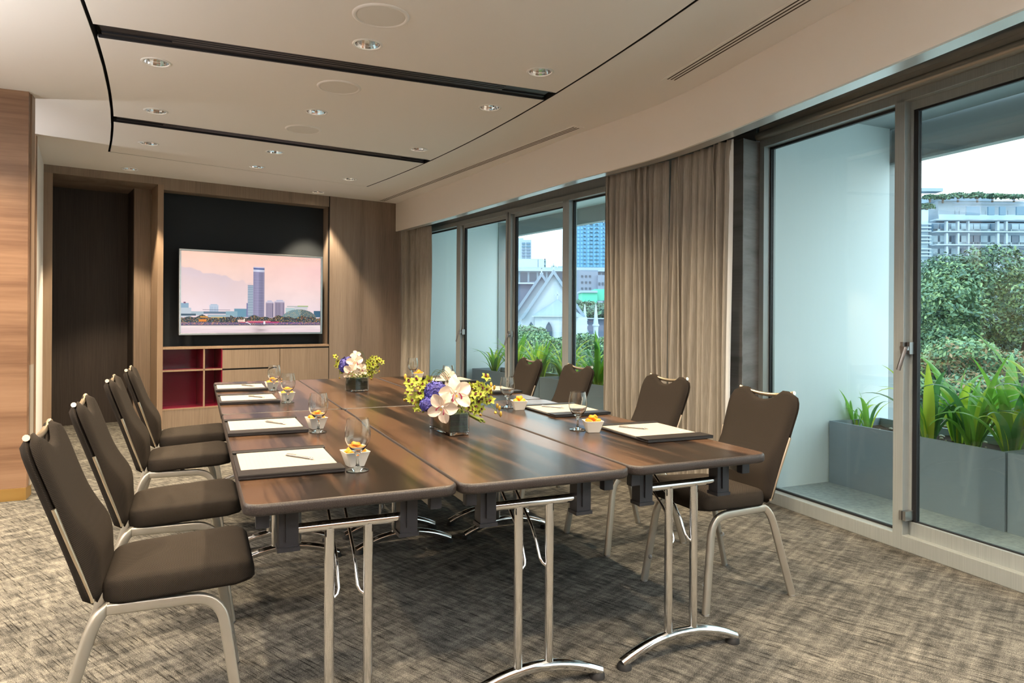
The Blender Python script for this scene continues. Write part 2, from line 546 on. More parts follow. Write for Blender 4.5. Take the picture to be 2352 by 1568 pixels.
MB().add([(xl(5.386), 5.3845, CZ + 0.0008), (xr(6.06), 6.0585, CZ + 0.0008), (xr(6.06), 6.0585, CZ + .1), (xl(5.386), 5.3845, CZ + .1)], [(0, 1, 2, 3)]).build('shadow_gap', 'black_matte', ce)
fields = [field(YN, YN, 2.194, 2.150, 0.018), field(2.389, 2.326, 4.055, 4.432, 0.018), field(4.232, 4.592, 5.377, 6.049, 0.018)]
for fp in fields:
    ys = [p[1] for p in fp]
    hs = []
    for x, y in LIGHTS + UNSEEN:
        if in_field(x, y) and min(ys) < y < max(ys):
            # inside this piece?
            c = False; n = len(fp)
            for i in range(n):
                a, b = fp[i], fp[i - 1]
                if (a[1] > y) != (b[1] > y) and x < (b[0] - a[0]) * (y - a[1]) / (b[1] - a[1]) + a[0]: c = not c
            if c: hs.append(circle(x, y, HR))
    plate('ceiling_panel', [fp] + hs, CZ, CZ + 0.02, 'ceiling_paint', ce)
MB().boxb((-1.4, YN - 0.2, CZ + 0.10), (2.4, 6.5, CZ + 0.12)).build('void_lining', 'black_matte', ce)
MB().prism([(-4.5, -4.8), (3.4, -4.8), (3.75, 1.9), (3.0, 7.6), (2.0, 8.6), (-4.5, 8.0)], CZ + 0.30, CZ + 0.36).build('slab', 'white_wall', ce, fixn=True)

# ---- far wall: walnut frame, door recess, television niche
wf = struct(MB().boxb((2.968, 0.0, 0), (4.35, 0.05, CZ)).build('wall_far', 'walnut_v', loc=(A0.x, A0.y, 0)))
wf.rotation_euler = (0, 0, TH)
def fwp(name, m, *boxes, parent=wf, bevel=0.0):
    b = MB()
    for lo, hi in boxes: b.boxb(lo, hi)
    return b.build(name, m, parent, bevel=bevel)
fwp('header', 'walnut_plain', ((0.0, 0, 2.655), (1.085, 0.06, CZ)))
fwp('niche_header', 'walnut_plain', ((1.085, 0.004, 2.603), (2.955, 0.06, CZ)))
fwp('left_jamb', 'walnut_edge', ((0.0, 0, 0), (0.078, 0.06, 2.655)))
fwp('niche_post', 'walnut_edge', ((1.028, 0, 0), (1.085, 0.40, 2.655)))
fwp('shadow_joint', 'black_matte', ((2.955, 0.006, 2.603), (2.968, 0.05, CZ)), ((2.962, 0.006, 0), (2.968, 0.05, 2.603)))
fwp('recess_ceiling', 'walnut_v', ((0.0, 0.06, 2.655), (1.085, 0.95, 2.69)))
fwp('recess_side', 'walnut_v', ((-0.03, 0.06, 0), (0.0, 0.95, 2.69)))
fwp('recess_return', 'walnut_plain', ((0.86, 0.41, 0), (1.028, 0.47, 2.655)))
fwp('recess_side', 'door_dark', ((0.86, 0.47, 0), (0.90, 0.95, 2.655)))
fwp('niche_lining', 'walnut_v', ((1.085, 0.06, 2.603), (2.968, 0.22, 2.64)), ((2.962, 0.05, 0.89), (2.99, 0.22, 2.603)))
fwp('niche_back', 'charcoal_panel', ((1.06, 0.21, 0.868), (2.99, 0.24, 2.66)))
fwp('backing', 'white_wall', ((-0.2, 1.0, 0), (4.2, 1.06, 3.0)), ((3.0, 0.24, 0), (4.2, 1.0, 3.0)))
d1 = struct(MB().boxb((0.0, 0.88, 0), (0.86, 0.92, 2.655)).build('door_1', 'door_dark', loc=(A0.x, A0.y, 0))); d1.rotation_euler = (0, 0, TH)

# ---- left walls: oak panelled pier with brass base, then a wall running back
wl = struct(MB().boxb((-4.2, 3.640, 0.082), (-1.150, 3.80, CZ)).build('wall_left', 'oak_h'))
MB().boxb((-4.2, 3.634, 0), (-1.152, 3.80, 0.082)).build('brass_base', 'brass', wl)
MB().boxb((-1.158, 3.70, 0.9), (-1.142, 3.80, CZ)).build('door_edge', 'walnut_edge', wl)
MB().boxb((-1.158, 3.70, 0.082), (-1.142, 3.80, 0.9)).build('door_edge', 'paper', wl)
w2 = struct(MB().boxb((-4.2, 4.93, 0), (-1.345, 5.02, CZ)).build('wall_left_return', 'oak_h'))
MB().boxb((-1.352, 4.925, 0), (-1.338, 4.932, CZ)).build('edge_strip', 'walnut_edge', w2)
w3 = struct(MB().wallbox((-1.345, 4.94), (-1.515, 6.28), 0.10, 0, CZ).build('wall_left_far', 'white_wall', fixn=True))
struct(MB().boxb((-4.3, -4.6, 0), (-4.2, 3.7, CZ + 0.3)).build('wall_left_side', 'white_wall'))
struct(MB().boxb((-4.3, -4.6, 0), (3.2, -4.5, CZ + 0.3)).build('wall_back', 'oak_h'))
MB().boxb((-4.3, 3.8, 0), (-4.2, 8.0, CZ + 0.3)).build('side_panel', 'white_wall', w2)

# ---- right: ceiling bulkhead over the window wall, bent at the facet
bulk_bot = [(2.262, 7.16), (2.468, 5.481), (2.603, 3.966), (2.690, 3.05), (2.765, 2.55), (2.805, 2.25), (2.822, 2.05), (2.822, 1.80), (2.800, 1.45), (2.703, 0.502), (2.652, 0.03), (2.593, -0.42), (2.36, -2.7), (2.18, -4.5)]
ZB = 2.367
def offset_path(path, o):
    out = []
    for i, p in enumerate(path):
        a = Vector(path[max(i - 1, 0)]); b = Vector(path[min(i + 1, len(path) - 1)])
        d = (b - a).normalized(); n = Vector((-d.y, d.x))
        out.append(tuple(Vector(p) + n * o))
    return out
def strip(mb, pa, pb, z0, z1):
    """solid band between two plan polylines"""
    n = len(pa)
    vs = [(p[0], p[1], z0) for p in pa] + [(p[0], p[1], z0) for p in pb] + [(p[0], p[1], z1) for p in pa] + [(p[0], p[1], z1) for p in pb]
    fs = []
    for i in range(n - 1):
        fs += [(i, n + i, n + i + 1, i + 1), (2 * n + i, 2 * n + i + 1, 3 * n + i + 1, 3 * n + i), (i, i + 1, 2 * n + i + 1, 2 * n + i), (n + i, 3 * n + i, 3 * n + i + 1, n + i + 1)]
    fs += [(0, 2 * n, 3 * n, n), (n - 1, 2 * n - 1, 4 * n - 1, 3 * n - 1)]
    return mb.add(vs, fs)
b1 = MB(); strip(b1, bulk_bot, offset_path(bulk_bot, 0.02), ZB, CZ)
wr = struct(b1.build('wall_right', 'bulkhead_paint', smooth=30, fixn=True))
b1 = MB(); strip(b1, offset_path(bulk_bot, 0.012), offset_path(bulk_bot, 0.125), ZB + 0.006, ZB + 0.03)
b1.build('bulkhead_soffit', 'soffit_strip', wr, fixn=True)
b1 = MB(); strip(b1, offset_path(bulk_bot, 0.105), offset_path(bulk_bot, 0.125), ZB + 0.03, CZ)
b1.build('pocket_lining', 'black_matte', wr, fixn=True)
# soffit between the curtain pocket and the glass
b1 = MB().prism([WB(5.5, 0.02), WB(-0.75, 0.02), WB(-0.75, -0.34), WB(5.5, -0.34)], 2.560, 2.60)
b1.build('window_soffit', 'soffit_gloss', wr, fixn=True)
b1 = MB().prism([WA(5.1, 0.02), WA(-0.2, 0.02), WA(-0.2, -0.14), WA(5.1, -0.12)], 2.50, 2.54)
b1.build('window_soffit', 'soffit_gloss', wr, fixn=True)

MB().prism([(2.93, 2.35), (3.40, 2.35), (3.62, 1.2), (2.93, 1.2)], 2.562, 2.602).build('window_soffit', 'soffit_gloss', wr, fixn=True)
MB().prism([WA(-0.6, 0.09), WA(5.3, 0.09), WA(5.3, 0.2), WA(-0.6, 0.2)], 2.45, 3.1).build('window_lintel', 'soffit_grey', wr, fixn=True)
MB().prism([WB(5.6, 0.09), WB(-1.1, 0.09), WB(-1.1, 0.2), WB(5.6, 0.2)], 2.50, 3.1).build('window_lintel', 'soffit_grey', wr, fixn=True)
# ---- window wall
mat('gasket', (0.012, 0.013, 0.016), 0.5)
def win_box(fr, s0, s1, o0, o1, z0, z1, b=None):
    b = b or MB()
    return b.prism([fr(s0, o0), fr(s1, o0), fr(s1, o1), fr(s0, o1)], z0, z1)
def wpart(name, m, win, fr, *bx, bevel=0.0):
    b = MB()
    for q in bx: win_box(fr, *q, b=b)
    return b.build(name, m, win, fixn=True, bevel=bevel)
def pane_frame(win, fr, s0, s1, z0, z1, sash, gask=0.008):
    """a pane with its black gasket; sash = aluminium frame width (0 for fixed)"""
    if sash:
        f = sash
        wpart('sash_frame', 'aluminium', win, fr, (s0, s0 + 0.016, 0.045, 0.085, z0, z1), (s1 - 0.016, s1, 0.045, 0.085, z0, z1),
              (s0 + 0.016, s1 - 0.016, 0.035, 0.09, z0, z0 + f * 1.6), (s0 + 0.016, s1 - 0.016, 0.045, 0.085, z1 - f, z1))
        wpart('gasket', 'gasket', win, fr, (s0 + 0.016, s0 + 0.042, 0.05, 0.075, z0 + f * 1.6, z1 - f), (s1 - 0.042, s1 - 0.016, 0.05, 0.075, z0 + f * 1.6, z1 - f),
              (s0 + 0.042, s1 - 0.042, 0.055, 0.07, z0 + f * 1.6, z0 + f * 1.6 + 0.007), (s0 + 0.042, s1 - 0.042, 0.055, 0.07, z1 - f - 0.012, z1 - f))
        a0, a1, c0, c1 = s0 + 0.042, s1 - 0.042, z0 + f * 1.6 + 0.007, z1 - f - 0.012
    else:
        g = gask
        wpart('gasket', 'gasket', win, fr, (s0, s0 + g, 0.05, 0.075, z0, z1), (s1 - g, s1, 0.05, 0.075, z0, z1), (s0 + g, s1 - g, 0.055, 0.075, z0, z0 + g), (s0 + g, s1 - g, 0.055, 0.075, z1 - g * 1.3, z1))
        a0, a1, c0, c1 = s0 + g, s1 - g, z0 + g, z1 - g * 1.3
    wpart('pane', 'window_glass', win, fr, (a0, a1, 0.060, 0.068, c0, c1))
def handle(win, fr, s, z, sgn=1):
    """espagnolette handle: two plates and a cranked lever"""
    h = wpart('handle', 'dark_steel', win, fr, (s - 0.020, s - 0.003, -0.012, 0.05, z - 0.032, z + 0.032), (s + 0.001, s + 0.018, 0.012, 0.05, z - 0.032, z + 0.032), (s - 0.012, s + 0.03, -0.026, -0.008, z - 0.010, z + 0.010))
    p = [Vector((*fr(s + 0.026, -0.022), z + 0.006)), Vector((*fr(s + 0.040, -0.045), z + 0.004)), Vector((*fr(s + 0.030, -0.060), z - 0.055)), Vector((*fr(s + 0.018, -0.070), z - 0.115))]
    MB().tube(p, 0.011, 8, flat=(1.0, 0.5)).build('lever', 'dark_steel', h, smooth=40)
ZS = 0.082
w2n = sempty('window_2')
wpart('sill', 'aluminium', w2n, WB, (-0.66, 5.5, 0.0, 0.14, 0.0, ZS), bevel=0.004)
wpart('header', 'aluminium', w2n, WB, (-0.66, 5.5, 0.0, 0.12, 2.420, 2.472), bevel=0.003)
b1 = MB().tube([(*WB(-0.66, -0.012), 2.497), (*WB(5.5, -0.012), 2.497)], 0.030, 16); b1.build('header_rail', 'satin_metal', w2n, smooth=50)
wpart('header_top', 'satin_metal', w2n, WB, (-0.66, 5.5, -0.005, 0.12, 2.472, 2.56))
wpart('end_post', 'aluminium', w2n, WB, (-0.66, -0.615, 0.0, 0.10, ZS, 2.420))
for s in (0.41, 1.63, 2.85, 4.07): wpart('mullion', 'aluminium', w2n, WB, (s, s + 0.062, 0.0, 0.095, 0.075, 2.440), bevel=0.003)
pane_frame(w2n, WB, -0.615, 0.41, ZS, 2.420, 0, 0.012)
pane_frame(w2n, WB, 0.472, 1.63, ZS, 2.420, 0.045)
pane_frame(w2n, WB, 1.692, 2.85, ZS, 2.420, 0.045)
pane_frame(w2n, WB, 2.912, 4.07, ZS, 2.420, 0, 0.012)
pane_frame(w2n, WB, 4.132, 5.5, ZS, 2.420, 0, 0.012)
handle(w2n, WB, 0.482, 1.09)
wpart('hinge', 'steel', w2n, WB, (0.462, 0.478, -0.015, 0.05, 0.165, 0.215), (0.482, 0.50, -0.012, 0.05, 0.165, 0.215))

w1n = sempty('window_1')
wpart('sill', 'aluminium', w1n, WA, (-0.2, 5.1, 0.0, 0.14, 0.0, ZS), bevel=0.004)
wpart('header', 'aluminium', w1n, WA, (-0.2, 5.1, 0.0, 0.12, 2.352, 2.405), bevel=0.003)
wpart('header_top', 'aluminium', w1n, WA, (-0.2, 5.1, 0.03, 0.12, 2.405, 2.51))
for s in (0.955, 2.10, 3.14, 4.5): wpart('mullion', 'aluminium', w1n, WA, (s, s + 0.10, 0.0, 0.095, 0.075, 2.372), bevel=0.003)
wpart('end_post', 'aluminium', w1n, WA, (-0.04, 0.02, 0.0, 0.10, ZS, 2.352))
wpart('mullion_joint', 'gasket', w1n, WA, (2.145, 2.155, -0.002, 0.02, 0.08, 2.372))
pane_frame(w1n, WA, 0.02, 0.955, ZS, 2.352, 0, 0.012)
pane_frame(w1n, WA, 1.055, 2.10, ZS, 2.352, 0.034)
pane_frame(w1n, WA, 2.20, 3.14, ZS, 2.352, 0.034)
pane_frame(w1n, WA, 3.24, 4.5, ZS, 2.352, 0, 0.012)
pane_frame(w1n, WA, 4.6, 5.1, ZS, 2.352, 0, 0.012)
for s in (1.075, 2.19): handle(w1n, WA, s, 1.06)

# wood clad pillar at the bend of the facade
pl = MB().prism([(3.250, 1.700), WB(-0.660, 0.0), WB(-0.660, 0.10), (3.52, 2.06), (3.25, 2.06)], 0.0, 2.462)
pl = struct(pl.build('trim_1', 'grey_wood', fixn=True))
MB().prism([(3.243, 1.694), (3.250, 1.694), (3.250, 2.06), (3.243, 2.06)], 0.0, 2.462).build('side_panel', 'grey_wood_y', pl, fixn=True)

# ---- ceiling fittings
def downlight(x, y, power=1.0, cone=118, blend=0.75):
    t = empty('downlight', (x, y, CZ), 0, None, 'downlight')
    b = MB().lathe([(0.0675, 0.004), (0.0675, -0.002), (0.071, -0.005), (0.080, -0.004), (0.083, 0.0), (0.083, 0.001)], seg=32)
    b.build('trim_ring', 'white_wall', t, smooth=50)
    n = 32; prof = [(0.066, 0.0), (0.0645, 0.012), (0.056, 0.045), (0.038, 0.078), (0.020, 0.088)]
    MB().lathe([(0.0675, 0.002), (0.0655, 0.0)], seg=32).build('rim', 'black_plastic', t)
    MB().lathe(prof, seg=20).build('reflector', 'chrome', t)
    MB().lathe([(0.0, 0.042), (0.020, 0.048), (0.027, 0.064), (0.022, 0.088)], seg=14).build('lamp', 'lamp_glow', t, smooth=60)
    ld = bpy.data.lights.new('lamp_light', 'SPOT')
    ld.energy = LAMP_POWER * power; ld.color = LAMP_COL; ld.spot_size = radians(cone); ld.spot_blend = blend; ld.shadow_soft_size = 0.035
    lo = bpy.data.objects.new('lamp_light', ld); COL.objects.link(lo); lo.parent = t; lo.location = (0, 0, -0.012)
    return t
mat('lamp_glow', (1, 0.9, 0.75), 0.5, emit=(1.0, 0.86, 0.66), estr=26.0)
DL = ['round chrome downlight just behind the near black ceiling slot, nearest the middle speaker',
      'chrome downlight at the left end between the two black ceiling slots, nearer the camera',
      'chrome downlight near the right end of the near black slot, in front of it',
      'chrome downlight at the right, just beyond the near black slot',
      'chrome downlight in the middle of the ceiling between two round speakers',
      'chrome downlight on the left just before the far black slot',
      'chrome downlight on the left just beyond the far black slot',
      'chrome downlight in the middle just beyond the far black slot',
      'chrome downlight at the right just in front of the far slot end',
      'chrome downlight in the middle close to the thin far joint of the ceiling field',
      'chrome downlight at the right corner of the far ceiling field',
      'chrome downlight nearest the dark door recess, outside the ceiling field',
      'chrome downlight nearest the television niche corner, outside the ceiling field']
DL[0] = 'round chrome downlight between the largest round speaker and the near black ceiling slot'
for (x, y), lb in zip(LIGHTS, DL): tag(downlight(x, y, *((1.9, 74, 0.35) if y > 5.9 else (1.0,))), lb, group='ceiling downlights')
for x, y in UNSEEN: tag(downlight(x, y, power=(1.9 if x < -1.2 else 1.25)), 'chrome downlight in the ceiling outside the view', group='ceiling downlights behind the view')

for (x, y), lb in zip(SPK, ['large round white ceiling speaker nearest the camera, before the near black slot', 'middle round white ceiling speaker, just beyond the near black slot', 'round white ceiling speaker just before the far black slot']):
    t = empty('ceiling_speaker', (x, y, CZ), 0, lb, 'speaker', 'ceiling speakers')
    MB().lathe([(0.120, -0.004), (0.124, -0.008), (0.134, -0.008), (0.140, -0.003), (0.141, 0.001)], seg=40).build('rim', 'ceiling_paint', t, smooth=50)
    MB().lathe([(0.0, -0.006), (0.06, -0.0058), (0.119, -0.004), (0.121, 0.0)], seg=40).build('grille', 'speaker_grille', t, smooth=60)

# made-up floor uplighters, out of view, added to brighten the ceiling
def uplighter(x, y, lab, k=1.0):
    t = empty('added_fill_lamp', (x, y, 0), 0, lab, 'fill lamp', 'added fill lamps outside the view')
    MB().lathe([(0, 0), (0.15, 0), (0.15, 0.02), (0.02, 0.035), (0.014, 0.06), (0.014, 1.72), (0, 1.72)], seg=24).build('stand', 'satin_metal', t, smooth=50)
    MB().lathe([(0.014, 1.70), (0.06, 1.72), (0.17, 1.80), (0.175, 1.81), (0.168, 1.81), (0.06, 1.735), (0.0, 1.73)], seg=28).build('shade', 'ceramic', t, smooth=60)
    ld = bpy.data.lights.new('added_fill_light', 'SPOT'); ld.energy = FILL_POWER * k; ld.color = FILL_COL; ld.spot_size = radians(165); ld.spot_blend = 0.6; ld.shadow_soft_size = 0.08
    lo = bpy.data.objects.new('added_fill_light', ld); COL.objects.link(lo); lo.parent = t; lo.location = (0, 0, 1.80); lo.rotation_euler = (pi, 0, 0)
uplighter(-2.7, 1.0, 'bowl shaped fill lamp added left of the view, beside the oak wall')
uplighter(-1.2, -3.6, 'bowl shaped fill lamp added behind the camera on the left')
uplighter(1.9, -3.2, 'bowl shaped fill lamp added behind the camera near the windows')

uplighter(-2.9, 4.45, 'bowl shaped fill lamp added in the side passage behind the oak pier', 0.3)

# black linear grilles in the two ceiling slots
def slot_grille(p, q, w, lab, x0, x1):
    p, q = Vector(p), Vector(q)
    d = q - p; L = d.length; a = atan2(d.y, d.x)
    t = empty('slot_grille', (p.x, p.y, CZ), a, lab, 'air grille', 'black ceiling slots')
    MB().boxb((0.02, -w / 2 + 0.004, 0.040), (L - 0.02, w / 2 - 0.004, 0.05)).build('channel', 'black_matte', t)
    MB().boxb((0.02, -w / 2 - 0.002, 0.0), (L - 0.02, -w / 2 + 0.012, 0.05)).boxb((0.02, w / 2 - 0.05, 0.012), (L - 0.02, w / 2 + 0.002, 0.04)).boxb((0.0, w / 2 - 0.010, 0.001), (L, w / 2 + 0.0035, 0.03)).build('side_rail', 'black_plastic', t)
    for s0, s1 in ((0.02, x0), (x1, L - 0.02)):
        MB().boxb((s0, -w / 2 + 0.012, 0.020), (s1, w / 2 - 0.05, 0.03)).build('end_plate', 'black_plastic', t)
    nb = 4; W = w - 0.062
    for i in range(nb):
        y = -w / 2 + 0.014 + (i + 0.5) * W / nb
        MB().boxb((x0, y - 0.011, 0.010), (x1, y + 0.006, 0.026)).build('slat', 'slat_dark', t)
    return t
mat('slat_dark', (0.045, 0.043, 0.043), 0.45)
slot_grille((xl(2.29) + 0.02, 2.2915), (xr(2.23) - 0.02, 2.238), 0.185, 'wide black slot grille crossing the ceiling nearer the camera', 0.36, 2.32)
slot_grille((xl(4.14) + 0.02, 4.143), (xr(4.5) - 0.02, 4.507), 0.172, 'black slot grille crossing the ceiling nearer the television wall', 0.34, 2.36)

# white linear diffusers beside the bulkhead
def diffuser(p, q, w, lab):
    p, q = Vector(p), Vector(q); d = q - p; L = d.length
    t = empty('linear_diffuser', (p.x, p.y, CZ), atan2(d.y, d.x), lab, 'air vent', 'white linear diffusers')
    MB().boxb((0, -w / 2, -0.004), (L, w / 2, -0.0002)).build('face_plate', 'ceiling_paint', t)
    for i in (-1, 0, 1):
        MB().boxb((0.035, i * w * 0.245 - 0.0045, -0.0052), (L - 0.035, i * w * 0.245 + 0.0045, -0.0035)).build('air_slot', 'slot_brown', t)
mat('slot_brown', (0.075, 0.058, 0.045), 0.8)
diffuser((2.045, 6.97), (2.592, 2.783), 0.10, 'long white three slot air diffuser beside the bulkhead near the far wall')
diffuser((2.578, 1.64), (2.36, -0.6), 0.10, 'white three slot air diffuser beside the bulkhead, at the view top nearest the camera')

# ================================================================== TABLES
def folding_table(w, L):
    t = empty('folding_table')
    path = rrect(0.004, 0.004, w - 0.004, L - 0.004, 0.045)
    b = MB().ring(path, [(-0.008, 0.716), (-0.0028, 0.7443)], cap_top=True, cap_bot=True)
    b.build('tabletop', 'laminate', t)
    MB().ring(path, [(-0.012, 0.7125), (-0.003, 0.712), (0.002, 0.7155), (0.004, 0.722), (0.004, 0.735), (0.0025, 0.7405), (0.0, 0.7432), (-0.0025, 0.7445), (-0.0034, 0.7446), (-0.0036, 0.742)]).build('edge_band', 'edge_band', t, smooth=60)
    for x in (0.055, w - 0.055):
        MB().boxb((x - 0.014, 0.09, 0.666), (x + 0.014, L - 0.09, 0.714)).build('side_rail', 'satin_metal', t)
        for y in (0.082, L - 0.082):
            MB().box((x, y, 0.689), (0.036, 0.03, 0.056)).build('rail_cap', 'black_plastic', t, bevel=0.003)
    for y0, sg in ((0.132, 1), (L - 0.132, -1)):
        for x in (0.128, w - 0.128):
            b = MB().box((x, y0, 0.650), (0.054, 0.05, 0.125))
            b.box((x, y0, 0.583), (0.062, 0.058, 0.012)).box((x, y0 - sg * 0.027, 0.655), (0.016, 0.008, 0.10)).box((x, y0, 0.708), (0.09, 0.075, 0.010))
            b.build('bracket', 'black_plastic', t)
        MB().tube([(0.128, y0, 0.632), (w - 0.128, y0, 0.632)], 0.0150, 14).build('crossbar', 'chrome', t, smooth=50)
        for x in (w / 2 - 0.057, w / 2 + 0.057):
            MB().tube([(x, y0, 0.625), (x, y0, 0.095)], 0.0150, 16).build('post', 'chrome', t, smooth=50)
            s = 1 if x > w / 2 else -1
            pts = [(x - s * 0.024, y0 + sg * 0.004, 0.425), (x - s * 0.029, y0 + sg * 0.012, 0.438), (x - s * 0.030, y0 + sg * 0.04, 0.49), (x - s * 0.030, y0 + sg * 0.075, 0.53), (x - s * 0.030, y0 + sg * 0.32, 0.70), (x - s * 0.030, y0 + sg * 0.34, 0.708)]
            MB().tube([(x - s * 0.012, y0, 0.415)] + pts, 0.0052, 8).build('brace', 'chrome', t, smooth=60)
        pts = []
        for i in range(17):
            u = -1 + 2 * i / 16
            pts.append((w / 2 + u * 0.258, y0, 0.020 + 0.064 * (1 - u * u) ** 1.0))
        MB().tube(pts, 0.0185, 14).build('foot', 'chrome', t, smooth=60)
        for u in (-1, 1):
            MB().lathe([(0.0, 0.020), (0.020, 0.020), (0.026, 0.012), (0.027, 0.0), (0.0, 0.0)], (w / 2 + u * 0.247, y0, 0), 18).build('foot_pad', 'rubber', t, smooth=40)
    return t
T0 = folding_table(0.606, 1.843)
TABS = [(0.002, 0.0, 0, 'walnut topped folding table at the near left, under the two nearest left desk pads'),
        (0.610, -0.007, 0, 'walnut topped folding table in the near middle, carrying the larger flower vase'),
        (1.224, 0.006, 0.004, 'walnut topped folding table at the near right, beside the two nearest right chairs'),
        (0.000, 1.846, 0, 'walnut topped folding table at the far left, under the two farthest left desk pads'),
        (0.606, 1.846, 0, 'walnut topped folding table in the far middle, carrying the farther flower vase'),
        (1.222, 1.858, 0, 'walnut topped folding table at the far right, beside the two farthest right chairs')]
for i, (x, y, r, lb) in enumerate(TABS):
    o = T0 if i == 0 else copy_tree(T0)
    o.location = (x, y, 0); o.rotation_euler.z = r
    tag(o, lb, 'table', 'folding tables pushed together')

# ================================================================== CHAIRS (local +X = front)
def outline(t, top=True):
    """half width of the back at height fraction t"""
    w = 0.188 + 0.030 * t
    if t > 0.80:
        k = (t - 0.80) / 0.20
        w -= 0.075 * (1 - sqrt(max(0.0, 1 - k ** 2.4)))
    if t < 0.06:
        k = (0.06 - t) / 0.06
        w -= 0.03 * (1 - sqrt(max(0.0, 1 - k * k)))
    return w
ZB0, ZB1 = 0.415, 0.905
def back_pt(uu, tt):
    """point on the back's mid line surface -> (x, y, z)"""
    y = uu * outline(tt)
    scoop = 0.048 * max(0.0, 1 - (abs(y) / 0.105) ** 2.2)
    z = ZB0 + tt * (ZB1 - ZB0 - scoop * tt)
    x = -0.172 - 0.165 * ((z - ZB0) / (ZB1 - ZB0)) ** 1.08
    return x, y, z
def back_shape(front):
    nu, nv = 16, 22
    def edge(u, v):
        d = min(1 - abs(u), v * 2.4, (1 - v) * 2.4)
        return min(1.0, d / 0.22)
    def f(i, j, side):
        u = -1 + 2 * i; v = j
        x, y, z = back_pt(u, v)
        e = edge(u, v); r = sqrt(max(0.0, 1 - (1 - e) ** 2))
        if front:
            lumbar = 0.036 * math.exp(-((v - 0.30) / 0.17) ** 2) * (1 - 0.35 * u * u)
            off = (0.012 + (0.020 + lumbar) * r) if side else (0.010 - 0.008 * r)
        else:
            off = (0.006 * r) if side else (-0.002 - 0.022 * r)
        # normal of the back leans forward/up
        return (x + off * 0.94, y, z + off * 0.33)
    b = MB()
    vs, fs = [], []
    n = nu + 1
    for side in (1, 0):
        for j in range(nv + 1):
            for i in range(nu + 1):
                vs.append(f(i / nu, j / nv, side))
    o = n * (nv + 1)
    for j in range(nv):
        for i in range(nu):
            a = j * n + i
            fs.append((a, a + 1, a + n + 1, a + n))
            fs.append((o + a, o + a + n, o + a + n + 1, o + a + 1))
    for i in range(nu):
        fs.append((i, o + i, o + i + 1, i + 1))
        a = nv * n + i
        fs.append((a, a + 1, o + a + 1, o + a))
    for j in range(nv):
        a = j * n
        fs.append((a, a + n, o + a + n, o + a))
        a = j * n + nu
        fs.append((a, o + a, o + a + n, a + n))
    b.add(vs, fs)
    return b
def seat_shape():
    path = []
    base = rrect(-0.150, -0.212, 0.262, 0.212, 0.055, 7)
    for x, y in base:
        k = (x + 0.15) / 0.412
        path.append((x, y * (0.90 + 0.12 * sin(min(1, k * 1.15) * pi / 2))))
    c = Vector((0.055, 0))
    b = MB(); n = len(path)
    rows = [(0.90, 0.418, 0.0), (0.985, 0.420, 0.0), (1.0, 0.430, 0.0), (1.005, 0.452, 0.0), (1.0, 0.470, 0.0), (0.985, 0.482, 1), (0.95, 0.489, 1), (0.85, 0.495, 1), (0.6, 0.503, 1), (0.3, 0.508, 1), (0.04, 0.509, 1)]
    vs = []
    for s, z, top in rows:
        for x, y in path:
            q = c + (Vector((x, y)) - c) * s
            zz = z + 0.045 * (q.x - 0.05) * (1.0 if top or z > 0.46 else 0.3) - 0.9 * max(0, q.x - 0.20) ** 2 * 4 + (0.25 * max(0, q.x - 0.16) if z < 0.44 else 0)
            vs.append((q.x, q.y, zz))
    fs = []
    for j in range(len(rows) - 1):
        for i in range(n):
            i2 = (i + 1) % n
            fs.append((j * n + i, j * n + i2, (j + 1) * n + i2, (j + 1) * n + i))
    fs.append(tuple(range(n))[::-1]); fs.append(tuple((len(rows) - 1) * n + i for i in range(n)))
    b.add(vs, fs)
    return b
def bezpts(p, k=6, r=0.06):
    """polyline with rounded corners"""
    P = [Vector(q) for q in p]; out = [P[0]]
    for i in range(1, len(P) - 1):
        a, b, c = P[i - 1], P[i], P[i + 1]
        ra = min(r, (a - b).length * 0.49); rc = min(r, (c - b).length * 0.49)
        s, e = b + (a - b).normalized() * ra, b + (c - b).normalized() * rc
        for j in range(k + 1):
            t = j / k
            out.append(s * (1 - t) ** 2 + b * 2 * t * (1 - t) + e * t * t)
    out.append(P[-1])
    return out
